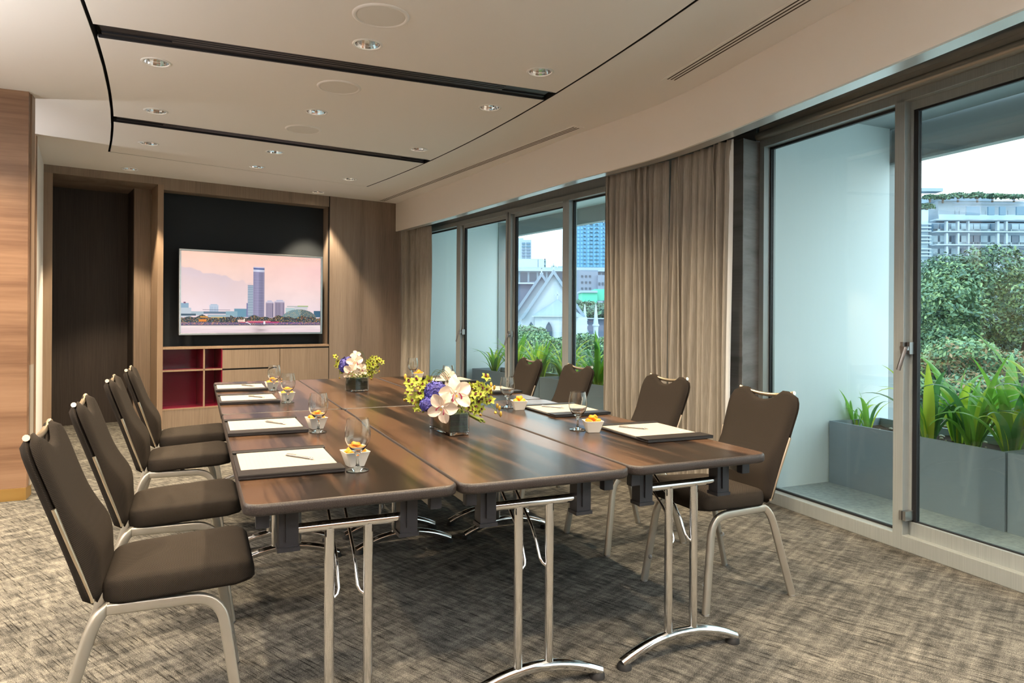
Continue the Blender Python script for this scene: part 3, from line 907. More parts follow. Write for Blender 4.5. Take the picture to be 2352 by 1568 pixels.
def banquet_chair():
    t = empty('banquet_chair')
    seat_shape().build('seat', 'chair_fabric', t, smooth=80)
    back_shape(True).build('backrest', 'chair_fabric', t, smooth=80)
    back_shape(False).build('back_shell', 'chair_fabric', t, smooth=80)
    pts = []
    for i in range(13):
        u = -1 + i / 6
        x, y, z = back_pt(0, 0.995)
        y = u * 0.168
        pts.append((-0.337 + 0.004, y, 0.897 - 0.022 * (1 - u * u) + 0.006))
    MB().tube(pts, 0.0095, 10).build('handle_rail', 'gold_rod', t, smooth=60)
    for s in (-1, 1):
        a, b_ = back_pt(1, 0.02), back_pt(1, 0.60)
        MB().tube([(a[0] + 0.006, s * (a[1] + 0.002), a[2] + 0.005), (b_[0] + 0.006, s * (b_[1] + 0.004), b_[2])], 0.0062, 8).build('side_rod', 'gold_rod', t, smooth=50)
        y = s * 0.185
        fr = bezpts([(-0.135, s * 0.178, 0.402), (0.165, s * 0.182, 0.398), (0.224, s * 0.212, 0.004)], 8, 0.085)
        MB().tube(fr, 0.0145, 16, flat=(0.78, 1.12), sq=0.45).build('leg', 'satin_metal', t, smooth=50)
        rr = bezpts([(-0.120, s * 0.160, 0.412), (-0.165, s * 0.188, 0.385), (-0.275, s * 0.212, 0.004)], 6, 0.07)
        MB().tube(rr, 0.0145, 16, flat=(0.78, 1.12), sq=0.45).build('leg', 'satin_metal', t, smooth=50)
        for x in (0.2235, -0.275):
            MB().lathe([(0, 0), (0.014, 0), (0.014, 0.007), (0, 0.007)], (x, s * 0.212, 0), 12).build('glide', 'clear_plastic', t)
        MB().ball((0.209, s * 0.186, 0.12), 0.010, 8, 6).build('bumper', 'clear_plastic', t, smooth=90)
        MB().ball((-0.232, s * 0.183, 0.17), 0.010, 8, 6).build('bumper', 'clear_plastic', t, smooth=90)
    MB().tube([(0.02, -0.17, 0.404), (0.02, 0.17, 0.404)], 0.011, 8).boxb((-0.13, -0.16, 0.404), (-0.10, 0.16, 0.418)).build('seat_support', 'black_plastic', t, smooth=40)
    return t
C0 = banquet_chair()
CH = [(-0.205, 0.520, 0.0, 'brown fabric banquet chair on the left side, nearest the camera'),
      (-0.203, 1.300, 0.01, 'brown fabric banquet chair, second from the camera on the left side'),
      (-0.200, 2.345, 0.0, 'brown fabric banquet chair, third from the camera on the left side'),
      (-0.175, 3.080, 0.0, 'brown fabric banquet chair, farthest on the left, near the red shelves'),
      (2.055, 0.590, pi + 0.03, 'brown fabric banquet chair on the window side, nearest the camera'),
      (2.068, 1.375, pi + 0.02, 'brown fabric banquet chair in front of the closed curtain pair'),
      (2.030, 2.350, pi, 'brown fabric banquet chair left of the curtain pair, before the tall plants'),
      (2.040, 3.150, pi, 'brown fabric banquet chair farthest along the window side')]
for i, (x, y, r, lb) in enumerate(CH):
    o = C0 if i == 0 else copy_tree(C0)
    o.location = (x, y, 0); o.rotation_euler.z = r
    tag(o, lb, 'chair', 'banquet chairs round the table')

# ================================================================== FAR WALL UNIT AND TELEVISION
mc = empty('media_cabinet', (A0.x, A0.y, 0), TH, 'built in walnut cabinet with open maroon compartments under the television', 'cabinet')
def mcp(name, m, *boxes, parent=mc, bevel=0.0):
    b = MB()
    for lo, hi in boxes: b.boxb(lo, hi)
    return b.build(name, m, parent, bevel=bevel)
mcp('countertop', 'walnut_edge', ((1.086, -0.003, 0.866), (2.961, 0.208, 0.891)))
mcp('plinth', 'walnut_plain', ((1.086, 0.002, 0.0), (2.961, 0.03, 0.20)))
mcp('bottom_shelf', 'walnut_edge', ((1.086, 0.0, 0.20), (1.70, 0.34, 0.219)))
mcp('shelf', 'walnut_edge', ((1.086, 0.0, 0.622), (1.70, 0.008, 0.641)))
mcp('divider', 'walnut_edge', ((1.497, 0.0, 0.219), (1.515, 0.008, 0.866)))
mcp('shelf', 'maroon', ((1.086, 0.008, 0.622), (1.70, 0.34, 0.641)))
mcp('divider', 'maroon', ((1.497, 0.008, 0.219), (1.515, 0.34, 0.866)))
mcp('compartment_lining', 'maroon', ((1.06, 0.34, 0.2), (1.72, 0.36, 0.88)), ((1.075, 0.003, 0.219), (1.0865, 0.34, 0.866)), ((1.692, 0.002, 0.219), (1.702, 0.34, 0.866)), ((1.087, 0.01, 0.8655), (1.70, 0.34, 0.867)), ((1.087, 0.006, 0.2185), (1.70, 0.34, 0.2205)))
for u0, u1, z0, z1 in ((1.702, 2.352, 0.635, 0.848), (1.702, 2.352, 0.202, 0.616), (2.358, 2.958, 0.202, 0.848)):
    mcp('drawer' if z0 > 0.5 else 'door', 'walnut_plain', ((u0, 0.0, z0), (u1, 0.02, z1)))
mcp('carcass', 'black_matte', ((1.702, 0.021, 0.2), (2.961, 0.34, 0.862)))
tv = empty('television', (*FW(2.0715, 0.09), 1.02), TH, 'large flat television with silver bezel showing a pink waterfront skyline', 'television')
TW, THh = 1.640, 0.960
b = MB()
b.boxb((-TW / 2, -0.045, 0.0), (TW / 2, 0.0, 0.022)).boxb((-TW / 2, -0.045, THh - 0.022), (TW / 2, 0.0, THh)).boxb((-TW / 2, -0.045, 0.022), (-TW / 2 + 0.022, 0.0, THh - 0.022)).boxb((TW / 2 - 0.022, -0.045, 0.022), (TW / 2, 0.0, THh - 0.022))
b.build('bezel', 'steel', tv, bevel=0.003)
MB().boxb((-TW / 2 + 0.01, -0.025, 0.01), (TW / 2 - 0.01, 0.02, THh - 0.01)).build('rear_case', 'black_plastic', tv)
MB().boxb((-0.3, 0.02, 0.25), (0.3, 0.118, 0.7)).build('wall_bracket', 'black_matte', tv)

def screen_picture(W_, H_):
    """paints the picture on the screen: harbour skyline at dusk, returned as (H, W, 3) sRGB"""
    rng = np.random.RandomState(3)
    X, Y = np.meshgrid(np.linspace(0, 1, W_), np.linspace(0, 1, H_))
    def lerp(a, b, t): return np.array(a) * (1 - t[..., None]) + np.array(b) * t[..., None]
    t = np.clip(Y / 0.72, 0, 1)
    im = lerp((0.98, 0.83, 0.76), (0.93, 0.86, 0.88), t)
    im = im * (1 - 0.55 * np.clip((X - .35) * 1.3, 0, 1)[..., None] * np.clip(1 - abs(Y - .18) / .35, 0, 1)[..., None]) + np.array((0.94, 0.76, 0.81)) * (0.55 * np.clip((X - .35) * 1.3, 0, 1) * np.clip(1 - abs(Y - .18) / .35, 0, 1))[..., None]
    # cloud bank
    def nz(sx, sy, seed):
        r = np.random.RandomState(seed); g = r.rand(sy + 2, sx + 2)
        gx = np.linspace(0, sx, W_); gy = np.linspace(0, sy, H_)
        xi, yi = gx.astype(int), gy.astype(int); fx, fy = gx - xi, gy - yi
        fx, fy = fx * fx * (3 - 2 * fx), fy * fy * (3 - 2 * fy)
        a = g[np.ix_(yi, xi)]; b_ = g[np.ix_(yi, xi + 1)]; c = g[np.ix_(yi + 1, xi)]; d = g[np.ix_(yi + 1, xi + 1)]
        return (a * (1 - fx) + b_ * fx) * (1 - fy)[:, None] + (c * (1 - fx) + d * fx) * fy[:, None]
    cl = nz(6, 5, 1) * .5 + nz(14, 10, 2) * .3 + nz(34, 24, 5) * .2
    edge = 0.20 + 0.22 * np.clip(X / .5, 0, 1) ** 1.5 + (cl - .5) * .22
    m = np.clip((Y - edge) / .02, 0, 1) * np.clip(1 - (Y - edge) / .42, 0, 1) * np.clip(1 - (X - .28) / .3, 0, 1)
    im = im * (1 - .62 * m[..., None]) + np.array((.80, .76, .82)) * (.62 * m[..., None])
    im *= (1 + (cl[..., None] - .5) * .06)
    def rect(x0, x1, y0, y1, c, a=1.0):
        s = np.s_[int(y0 * H_):max(int(y0 * H_) + 1, int(y1 * H_)), int(x0 * W_):max(int(x0 * W_) + 1, int(x1 * W_))]
        im[s] = im[s] * (1 - a) + np.array(c) * a
    # low blocks behind
    rect(0.0, .055, .635, .80, (.55, .66, .74)); rect(.02, .035, .62, .64, (.45, .30, .42)); rect(0, .07, .69, .80, (.74, .78, .82))
    rect(.19, .25, .655, .76, (.76, .80, .86)); rect(.198, .242, .645, .66, (.70, .76, .83))
    for k in range(6): rect(.194 + k * .0095, .197 + k * .0095, .67, .75, (.58, .66, .76))
    rect(.36, .45, .695, .80, (.42, .58, .66)); rect(.14, .36, .735, .765, (.38, .46, .54)); rect(.145, .33, .71, .717, (.28, .32, .42)); rect(.30, .38, .73, .79, (.55, .67, .72))
    rect(.07, .15, .735, .78, (.66, .72, .76))
    # slab tower with strips, round tower, twin towers
    rect(.452, .497, .395, .80, (.47, .55, .64))
    for k in range(34): rect(.452, .497, .405 + k * .0112, .4085 + k * .0112, (.74, .78, .82))
    rect(.444, .454, .625, .80, (.46, .46, .62))
    rect(.493, .573, .165, .82, (.60, .58, .70)); rect(.493, .573, .158, .168, (.80, .80, .88)); rect(.495, .571, .180, .196, (.25, .36, .55)); rect(.493, .573, .196, .222, (.82, .83, .90))
    for k in range(9):
        x = .4965 + k * .0086
        rect(x, x + .0040, .225, .80, (.34, .34, .46))
    for k in range(46): rect(.494, .572, .228 + k * .0125, .2315 + k * .0125, (.72, .71, .80), .55)
    sh = np.clip((X - .493) / .08, 0, 1); msk = ((X > .493) & (X < .573) & (Y > .16) & (Y < .80))
    im[msk] *= (1.05 - .22 * np.abs(sh - .4))[msk][:, None]
    for x0, x1, y0 in ((.583, .640, .600), (.648, .722, .590)):
        rect(x0, x1, y0, .82, (.66, .62, .70)); rect(x0 + .012, x1 - .012, y0 - .012, y0, (.74, .74, .82)); rect(x0, x1, y0, y0 + .014, (.80, .78, .84))
        n = 7
        for k in range(n):
            x = x0 + (k + .3) * (x1 - x0) / n
            rect(x, x + .0045, y0 + .025, .80, (.38, .36, .46))
    # dome theatre
    rect(.73, .80, .675, .74, (.72, .79, .80)); rect(.74, .905, .655, .668, (.70, .72, .72)); rect(.82, .905, .648, .656, (.62, .70, .38)); rect(.80, .90, .668, .70, (.80, .80, .82))
    rect(.95, 1.0, .715, .80, (.20, .36, .46))
    dm = (((X - .835) / .135) ** 2 + ((Y - .83) / .135) ** 2 < 1) & (Y < .825)
    im[dm] = (np.array((.46, .56, .58)) * (1 + .25 * np.sin(X * 420 + Y * 200) * .3 + .25 * (.72 - Y))[..., None] * (1 - .25 * (X > .845))[..., None])[dm]
    gd = dm & (rng.rand(H_, W_) > .93); im[gd] = (.85, .74, .52)
    # waterfront: trees, lights, bridge, promenade
    b0 = .80 + .012 * np.sin(X * 34) + .010 * np.sin(X * 71 + 1)
    tr = (Y > b0 - .005) & (Y < .87); im[tr] = (.10, .17, .21)
    rr_ = rng.rand(H_, W_)
    im[tr & (rr_ > .90)] = (.72, .45, .30); im[tr & (rr_ > .965)] = (1.0, .80, .42); im[tr & (rr_ < .10)] = (.25, .40, .45); im[tr & (rr_ < .04)] = (.62, .68, .70)
    rect(.0, .10, .765, .785, (.18, .30, .38)); rect(.18, .33, .775, .80, (.62, .70, .74)); rect(.20, .28, .80, .812, (.82, .72, .48)); rect(.12, .17, .83, .86, (.85, .52, .20)); rect(.13, .18, .79, .81, (.75, .55, .25))
    rect(.0, 1, .868, .900, (.38, .36, .50)); s = (Y > .866) & (Y < .898); im[s & (rr_ > .78)] = (.70, .46, .52); im[s & (rr_ > .93)] = (.95, .72, .45); im[s & (rr_ < .16)] = (.22, .26, .40)
    rect(.40, .68, .858, .872, (.70, .24, .40)); rect(.45, .62, .850, .857, (.86, .56, .60)); rect(.385, .43, .835, .865, (.90, .78, .74)); rect(.424, .434, .82, .865, (.98, .94, .86)); rect(.60, .86, .872, .880, (.52, .34, .66)); rect(.566, .58, .855, .89, (.93, .90, .93))
    for k in range(26):
        x, y = .44 + k * .0022, .868 + .0016 * k * (k / 13)
        rect(x, x + .004, y - .004, y + .004, (.96, .94, .95))
    rect(.0, 1, .897, .906, (.20, .23, .30))
    # calm pale water
    wt = Y > .904
    wv = np.clip((Y - .904) / .096, 0, 1)
    c = lerp((.93, .87, .86), (.90, .82, .85), wv)
    strk = nz(5, 60, 9) * .5 + nz(12, 90, 11) * .5
    c *= (1 + (strk[..., None] - .5) * .10)
    c = c * (1 - .26 * (np.exp(-((X - .54) / .05) ** 2) * np.clip((strk - .25) * 2, 0, 1))[..., None])
    im[wt] = c[wt]
    g_ = im.mean(-1, keepdims=True)
    return np.clip(g_ + (im - g_) * 1.18, 0, 1)
sw, sh_ = 360, 208
pic = screen_picture(sw + 1, sh_ + 1)
px0, px1, pz0, pz1 = -TW / 2 + 0.021, TW / 2 - 0.021, 0.021, THh - 0.021
gx, gz = np.meshgrid(np.linspace(px0, px1, sw + 1), np.linspace(pz1, pz0, sh_ + 1))
vv = np.stack([gx, np.full_like(gx, -0.030), gz], -1).reshape(-1, 3)
ii = np.arange((sw + 1) * (sh_ + 1)).reshape(sh_ + 1, sw + 1)
ff = np.stack([ii[:-1, :-1], ii[1:, :-1], ii[1:, 1:], ii[:-1, 1:]], -1).reshape(-1, 4)
me = bpy.data.meshes.new('screen')
me.from_pydata(vv.tolist(), [], ff.tolist())
ca = me.color_attributes.new('picture', 'FLOAT_COLOR', 'POINT')
lin = np.where(pic <= 0.04045, pic / 12.92, ((pic + 0.055) / 1.055) ** 2.4)
ca.data.foreach_set('color', np.concatenate([lin, np.ones(lin.shape[:2] + (1,))], -1).astype('f').ravel())
m = mat('screen_picture', (0.02, 0.02, 0.02), 0.25)
t, b = nodes_of(m)
an = N(t, 'ShaderNodeAttribute'); an.attribute_name = 'picture'
t.links.new(an.outputs['Color'], b.inputs['Emission Color']); b.inputs['Emission Strength'].default_value = 0.50
me.materials.append(m)
so = bpy.data.objects.new('screen', me); COL.objects.link(so); so.parent = tv
so['label'] = 'lit screen showing a pink dusk skyline over water'

# ================================================================== THINGS ON THE TABLE
TZ = 0.7455
def paper_ruled():
    m = MATS['paper']
    t, b = nodes_of(m)
    tcn = N(t, 'ShaderNodeTexCoord'); sx = N(t, 'ShaderNodeSeparateXYZ')
    t.links.new(tcn.outputs['Object'], sx.inputs[0])
    fr = math2(t, 'FRACT', math2(t, 'MULTIPLY', sx.outputs['X'], 1 / 0.0125))
    ln = math2(t, 'LESS_THAN', fr, 0.09)
    iny = math2(t, 'LESS_THAN', math2(t, 'ABSOLUTE', math2(t, 'ADD', sx.outputs['Y'], -0.02)), 0.105)
    inx = math2(t, 'LESS_THAN', math2(t, 'ABSOLUTE', math2(t, 'ADD', sx.outputs['X'], 0.03)), 0.095)
    k = math2(t, 'MULTIPLY', math2(t, 'MULTIPLY', ln, iny), inx)
    t.links.new(mixc(t, math2(t, 'MULTIPLY', k, 0.5), (0.37, 0.335, 0.29), (0.22, 0.215, 0.23)), b.inputs['Base Color'])
paper_ruled()

def desk_pad():
    t = empty('desk_pad')
    MB().boxb((-0.160, -0.216, 0), (0.160, 0.216, 0.007)).build('leather_base', 'leather', t, bevel=0.002)
    MB().boxb((-0.147, -0.160, 0.007), (0.152, 0.200, 0.0095)).build('note_paper', 'paper', t)
    MB().boxb((-0.1605, -0.2165, 0.0095), (0.1605, -0.128, 0.0135)).boxb((-0.1605, -0.2165, 0.006), (0.1605, -0.205, 0.0135)).build('end_flap', 'leather', t, bevel=0.0018)
    MB().boxb((-0.1605, 0.176, 0.0095), (0.1605, 0.2165, 0.0135)).boxb((-0.1605, 0.205, 0.006), (0.1605, 0.2165, 0.0135)).build('end_flap', 'leather', t, bevel=0.0018)
    # small scribbled emblem printed at the corner of the sheet
    b = MB()
    for k in range(3):
        pts = [(0.118 + 0.011 * cos(a) * (1 - .2 * k), -0.055 + 0.045 * 0 + 0.006 * k + 0.009 * sin(a * 1.6 + k), 0.0098) for a in [0.5 * i for i in range(12)]]
        b.tube(pts, 0.0005, 4)
    b.build('emblem', 'paper_line', t)
    return t
P0 = desk_pad()
PADS = [(0.166, 0.520, 0.0, 'black leather desk pad with note paper, nearest the camera on the left'),
        (0.167, 1.345, 0.0, 'black leather desk pad with note paper, second from the camera on the left'),
        (0.165, 2.450, 0.0, 'black leather desk pad with note paper, third from the camera on the left'),
        (0.160, 3.165, 0.0, 'black leather desk pad with note paper, farthest on the left'),
        (1.695, 0.565, -0.03, 'black leather desk pad with note paper, nearest the camera on the window side'),
        (1.680, 1.330, -0.02, 'black leather desk pad with note paper, second from the camera on the window side'),
        (1.685, 2.420, 0.0, 'black leather desk pad with note paper, third from the camera on the window side'),
        (1.685, 3.200, 0.0, 'black leather desk pad with note paper, farthest on the window side')]
for i, (x, y, r, lb) in enumerate(PADS):
    o = P0 if i == 0 else copy_tree(P0)
    o.location = (x, y, TZ); o.rotation_euler.z = r
    tag(o, lb, 'desk pad', 'desk pads at the places')

def pen():
    t = empty('pen')
    MB().tube([(-0.066, 0, 0), (0.050, 0, 0)], 0.0038, 10).build('barrel', 'dark_steel', t, smooth=50)
    MB().tube([(0.050, 0, 0), (0.064, 0, 0), (0.069, 0, 0)], [0.0038, 0.0020, 0.0008], 10).build('tip', 'chrome', t, smooth=50)
    MB().boxb((-0.066, -0.0015, 0.0036), (-0.022, 0.0015, 0.0056)).tube([(-0.073, 0, 0), (-0.066, 0, 0)], 0.0028, 8).build('clip', 'steel', t)
    return t
N0 = pen()
PENS = [(0.216, 0.538, 'silver ballpoint pen on the nearest left note paper'), (0.218, 1.370, 'silver ballpoint pen on the second left note paper'),
        (0.216, 2.475, 'silver ballpoint pen on the third left note paper'), (0.212, 3.195, 'silver ballpoint pen on the farthest left note paper'),
        (1.652, 0.638, 'silver ballpoint pen on the nearest window side note paper'), (1.650, 1.400, 'silver ballpoint pen on the second window side note paper'),
        (1.650, 2.50, 'silver ballpoint pen on the third window side note paper'), (1.650, 3.27, 'silver ballpoint pen on the farthest window side note paper')]
for i, (x, y, lb) in enumerate(PENS):
    o = N0 if i == 0 else copy_tree(N0)
    o.location = (x, y, TZ + 0.0095 + 0.0038); o.rotation_euler.z = radians(-54) + R.uniform(-.05, .05)
    tag(o, lb, 'pen', 'pens on the note paper')

def goblet():
    t = empty('water_goblet')
    foot = [(0.0, 0.0), (0.034, 0.0), (0.0365, 0.0012), (0.0362, 0.0024), (0.026, 0.0042), (0.014, 0.0075), (0.0072, 0.013), (0.0052, 0.020), (0.0046, 0.035), (0.0048, 0.045), (0.0065, 0.053), (0.012, 0.059)]
    outer = foot + [(0.024, 0.070), (0.034, 0.084), (0.0400, 0.100), (0.0415, 0.114), (0.0405, 0.132), (0.0375, 0.150), (0.0342, 0.168)]
    inner = [(0.0332, 0.168), (0.0365, 0.150), (0.0395, 0.132), (0.0405, 0.114), (0.0390, 0.100), (0.0330, 0.0855), (0.023, 0.0725), (0.011, 0.0655), (0.0, 0.064)]
    MB().lathe(outer + inner, seg=36).build('glass', 'clear_glass', t, smooth=60)
    return t
G0 = goblet()
GOB = [(0.366, 0.312, 'clear stemmed water goblet nearest the camera on the left'), (0.366, 1.120, 'clear stemmed water goblet, second on the left side'),
       (0.366, 2.228, 'clear stemmed water goblet, third on the left side'), (0.358, 2.942, 'clear stemmed water goblet farthest on the left side'),
       (1.435, 0.752, 'clear stemmed water goblet nearest the camera on the window side'), (1.450, 1.560, 'clear stemmed water goblet, second on the window side'),
       (1.445, 2.540, 'clear stemmed water goblet behind the near flowers'), (1.458, 3.440, 'clear stemmed water goblet farthest on the window side')]
for i, (x, y, lb) in enumerate(GOB):
    o = G0 if i == 0 else copy_tree(G0)
    o.location = (x, y, TZ); o.rotation_euler.z = i
    tag(o, lb, 'glass', 'water goblets')

mat('apricot', (0.86, 0.27, 0.012), 0.45, spec=0.4)
def bowl():
    t = empty('snack_bowl')
    def sq(h, r): return rrect(-h, -h, h, h, r, 4)
    b = MB(); n = 20
    rows = [(0.026, 0.0), (0.0268, 0.003), (0.031, 0.016), (0.036, 0.033), (0.0405, 0.047), (0.0415, 0.049), (0.0395, 0.0495), (0.035, 0.036), (0.030, 0.018), (0.026, 0.006)]
    vs = []
    for h, z in rows: vs += [(x, y, z) for x, y in sq(h, 0.006)]
    n = len(sq(0.02, 0.006)); fs = []
    for j in range(len(rows) - 1):
        for i in range(n):
            i2 = (i + 1) % n
            fs.append((j * n + i, j * n + i2, (j + 1) * n + i2, (j + 1) * n + i))
    fs.append(tuple(range(n))[::-1]); fs.append(tuple((len(rows) - 1) * n + i for i in range(n)))
    b.add(vs, fs).build('bowl', 'ceramic', t, smooth=40)
    return t
def apricot(seed):
    rr = random.Random(seed)
    b = MB().ball((0, 0, 0), 0.0190, 12, 8, (1.0, 0.86, 0.55))
    b.v = [(x * (1 + .12 * sin(9 * y * 60 + seed)), y * (1 + .1 * sin(x * 300 + seed)), z + 0.003 * sin(x * 260 + seed) - 0.004 * math.exp(-((x - .002) / .006) ** 2) * (1 if z > 0 else 0)) for x, y, z in b.v]
    return b
AP = []
for k in range(3):
    b = apricot(k); o = b.build('dried_apricot', 'apricot', smooth=90); AP.append(o)
B0 = bowl()
BOW = [(0.374, 0.392, 'left', 'nearest the camera'), (0.374, 1.228, 'left', 'second from the camera'), (0.372, 2.328, 'left', 'third from the camera'), (0.352, 3.030, 'left', 'farthest'),
       (1.470, 0.682, 'window side', 'nearest the camera'), (1.476, 1.462, 'window side', 'second from the camera'), (1.470, 2.430, 'window side', 'third, behind the near flowers'), (1.492, 3.395, 'window side', 'farthest')]
first = [True, True, True]
for i, (x, y, sd, wh) in enumerate(BOW):
    o = B0 if i == 0 else copy_tree(B0)
    rz = 0.16 + R.uniform(-.06, .06) if i < 4 else -0.28 + R.uniform(-.06, .06)
    o.location = (x, y, TZ); o.rotation_euler.z = rz
    tag(o, 'square white snack bowl of apricots, %s side, %s' % (sd.replace(' side', ''), wh), 'bowl', 'snack bowls')
    rr = random.Random(20 + i)
    lay = [(-.017, -.014, .047), (.017, -.016, .048), (-.016, .017, .048), (.017, .016, .047), (0.0, -0.004, .061), (.006, .012, .063)]
    for j, (ax, ay, az) in enumerate(lay):
        k = (i + j) % 3
        if first[k]: a = AP[k]; first[k] = False
        else: a = AP[k].copy(); COL.objects.link(a)
        cx, sx = cos(rz), sin(rz)
        a.location = (x + ax * cx - ay * sx, y + ax * sx + ay * cx, TZ + az)
        a.rotation_euler = (rr.uniform(-.5, .5), rr.uniform(-.5, .5), rr.uniform(0, 6))
        tag(a, 'dried orange apricot in the white bowl %s on the %s' % (wh, sd), 'dried fruit', 'apricots in the %s bowl %s' % (sd, wh))

# ------------------------------------------------------------------ flower vases
mat('vase_leaf', (0.012, 0.050, 0.018), 0.4)
def vase_leaf_tex():
    m = MATS['vase_leaf']; t, b = nodes_of(m)
    f = noise(t, coords(t, (2, 2, 60)), 3.0, 3, 0.6, 0.5)
    t.links.new(ramp(t, f, [(0.35, (0.008, 0.020, 0.010)), (0.6, (0.020, 0.055, 0.022)), (0.75, (0.05, 0.10, 0.04))]), b.inputs['Base Color'])
vase_leaf_tex()
mat('petal_white', (0.70, 0.60, 0.50), 0.55, spec=0.3, sheen=0.1)
mat('petal_pink', (0.50, 0.045, 0.14), 0.5)
mat('petal_yellow', (0.80, 0.50, 0.05), 0.5)
mat('petal_blue', (0.060, 0.058, 0.30), 0.6)
mat('petal_blue_deep', (0.035, 0.030, 0.19), 0.6)
mat('petal_green', (0.31, 0.36, 0.03), 0.5)
mat('petal_dark', (0.085, 0.010, 0.022), 0.5)
mat('bud', (0.50, 0.33, 0.05), 0.5)
mat('stem_green', (0.16, 0.21, 0.03), 0.5)
mat('grass_loop', (0.035, 0.065, 0.018), 0.5)
mat('fern', (0.12, 0.15, 0.02), 0.6)

def frame_from(dirv, roll=0.0):
    z = Vector(dirv).normalized()
    up = Vector((0, 0, 1)) if abs(z.z) < 0.9 else Vector((0, 1, 0))
    x = up.cross(z).normalized(); y = z.cross(x)
    M = Matrix((x, y, z)).transposed()
    return M @ Matrix.Rotation(roll, 3, 'Z')
def petal(b, c, M, ang, ln, wd, cup=0.25, bend=0.3, tip=0.5, nu=6, nv=7, ruf=0.0, z0=0.0, blunt=False):
    """one petal growing from c along `ang` in the flower plane"""
    ca, sa = cos(ang), sin(ang)
    def f(u, v):
        s = v
        w = wd * (sin(pi * min(1, s ** 0.75 * 0.97 + 0.03)) ** 0.7) * (1 - 0.25 * s * tip)
        if blunt: w = wd * max(0.0, sin(pi * (0.10 + 0.90 * s ** 0.9))) ** 0.5 * (0.62 + 0.38 * min(1, s * 1.8))
        x = (u - 0.5) * 2 * w / 2
        yv = ln * s
        zz = z0 + cup * abs(x) * 1.2 + ln * bend * (s * s) * (-1) + 0.25 * ln * s * (1 - s) + ruf * sin(u * 9 + s * 7)
        return Vector(c) + M @ Vector((x * ca - yv * sa, x * sa + yv * ca, zz))
    b.grid(f, nu, nv)
    return b
def orchid(c, d, size, roll, lab, seed=0):
    """white cymbidium bloom facing d"""
    rr = random.Random(seed)
    M = frame_from(d, roll); c = Vector(c)
    t = empty('white_orchid', c, 0, lab, 'flower', 'white orchids')
    z = Vector((0, 0, 0))
    for i, a in enumerate((0, 1.22, -1.22, 2.45, -2.45)):
        b = petal(MB(), z, M, a + rr.uniform(-.12, .12), size * 0.50 * (1.04 if i in (0, 3, 4) else 1.0), size * (0.42 if i in (1, 2) else 0.37), 0.42, rr.uniform(-0.22, 0.14), 0.4, nu=8, nv=9, ruf=size * 0.010, blunt=True)
        b.build('petal', 'petal_white', t, smooth=80)
    # lip: a curled trough, cream inside with a magenta rim
    b = MB()
    def lip(u, v):
        a = (u - 0.5) * 2.2
        r = size * (0.10 + 0.07 * sin(pi * min(1, v * 0.9)))
        return M @ Vector((sin(a) * r, -size * (0.00 + 0.26 * v), size * (0.17 + 0.10 * v - 0.26 * v * v) - cos(a) * r * 0.55 + size * 0.018 * sin(u * 16) * v))
    b.grid(lip, 12, 8)
    for k in range(len(b.f)): b.mi[k] = 1 if (k // 12) >= 5 or (k % 12) in (0, 1, 10, 11) else (2 if (k // 12) in (1, 2) and (k % 12) in (5, 6) else 0)
    b.build('lip', ['petal_white', 'petal_pink', 'petal_yellow'], t, smooth=80)
    MB().tube([M @ Vector((0, size * 0.03, size * 0.02)), M @ Vector((0, size * 0.05, size * 0.12)), M @ Vector((0, size * 0.02, size * 0.19))], [size * 0.035, size * 0.035, size * 0.028], 8).build('column', 'petal_white', t, smooth=60)
    return t
def hydrangea(c, r, lab, seed):
    rr = random.Random(seed)
    t = empty('blue_hydrangea', c, 0, lab, 'flower', 'blue hydrangeas')
    b = MB(); n = 95
    for i in range(n):
        zf = 1 - 1.55 * (i + .5) / n; ph = i * 2.39996
        q = sqrt(max(0, 1 - zf * zf)); d = Vector((q * cos(ph), q * sin(ph), zf))
        M = frame_from(d + Vector((rr.uniform(-.3, .3), rr.uniform(-.3, .3), rr.uniform(-.3, .3))), rr.uniform(0, 6))
        b.cur = rr.choice((0, 0, 1))
        for k in range(4):
            petal(b, d * r * rr.uniform(.86, 1.0), M, k * pi / 2, r * 0.32, r * 0.34, 0.3, 0.1, 0.2, 2, 3)
    tag(b.build('florets', ['petal_blue', 'petal_blue_deep'], t, smooth=60), kind='stuff')
    MB().ball((0, 0, -0.05 * r), r * 0.80, 12, 8).build('heart', 'petal_blue_deep', t, smooth=90)
    return t
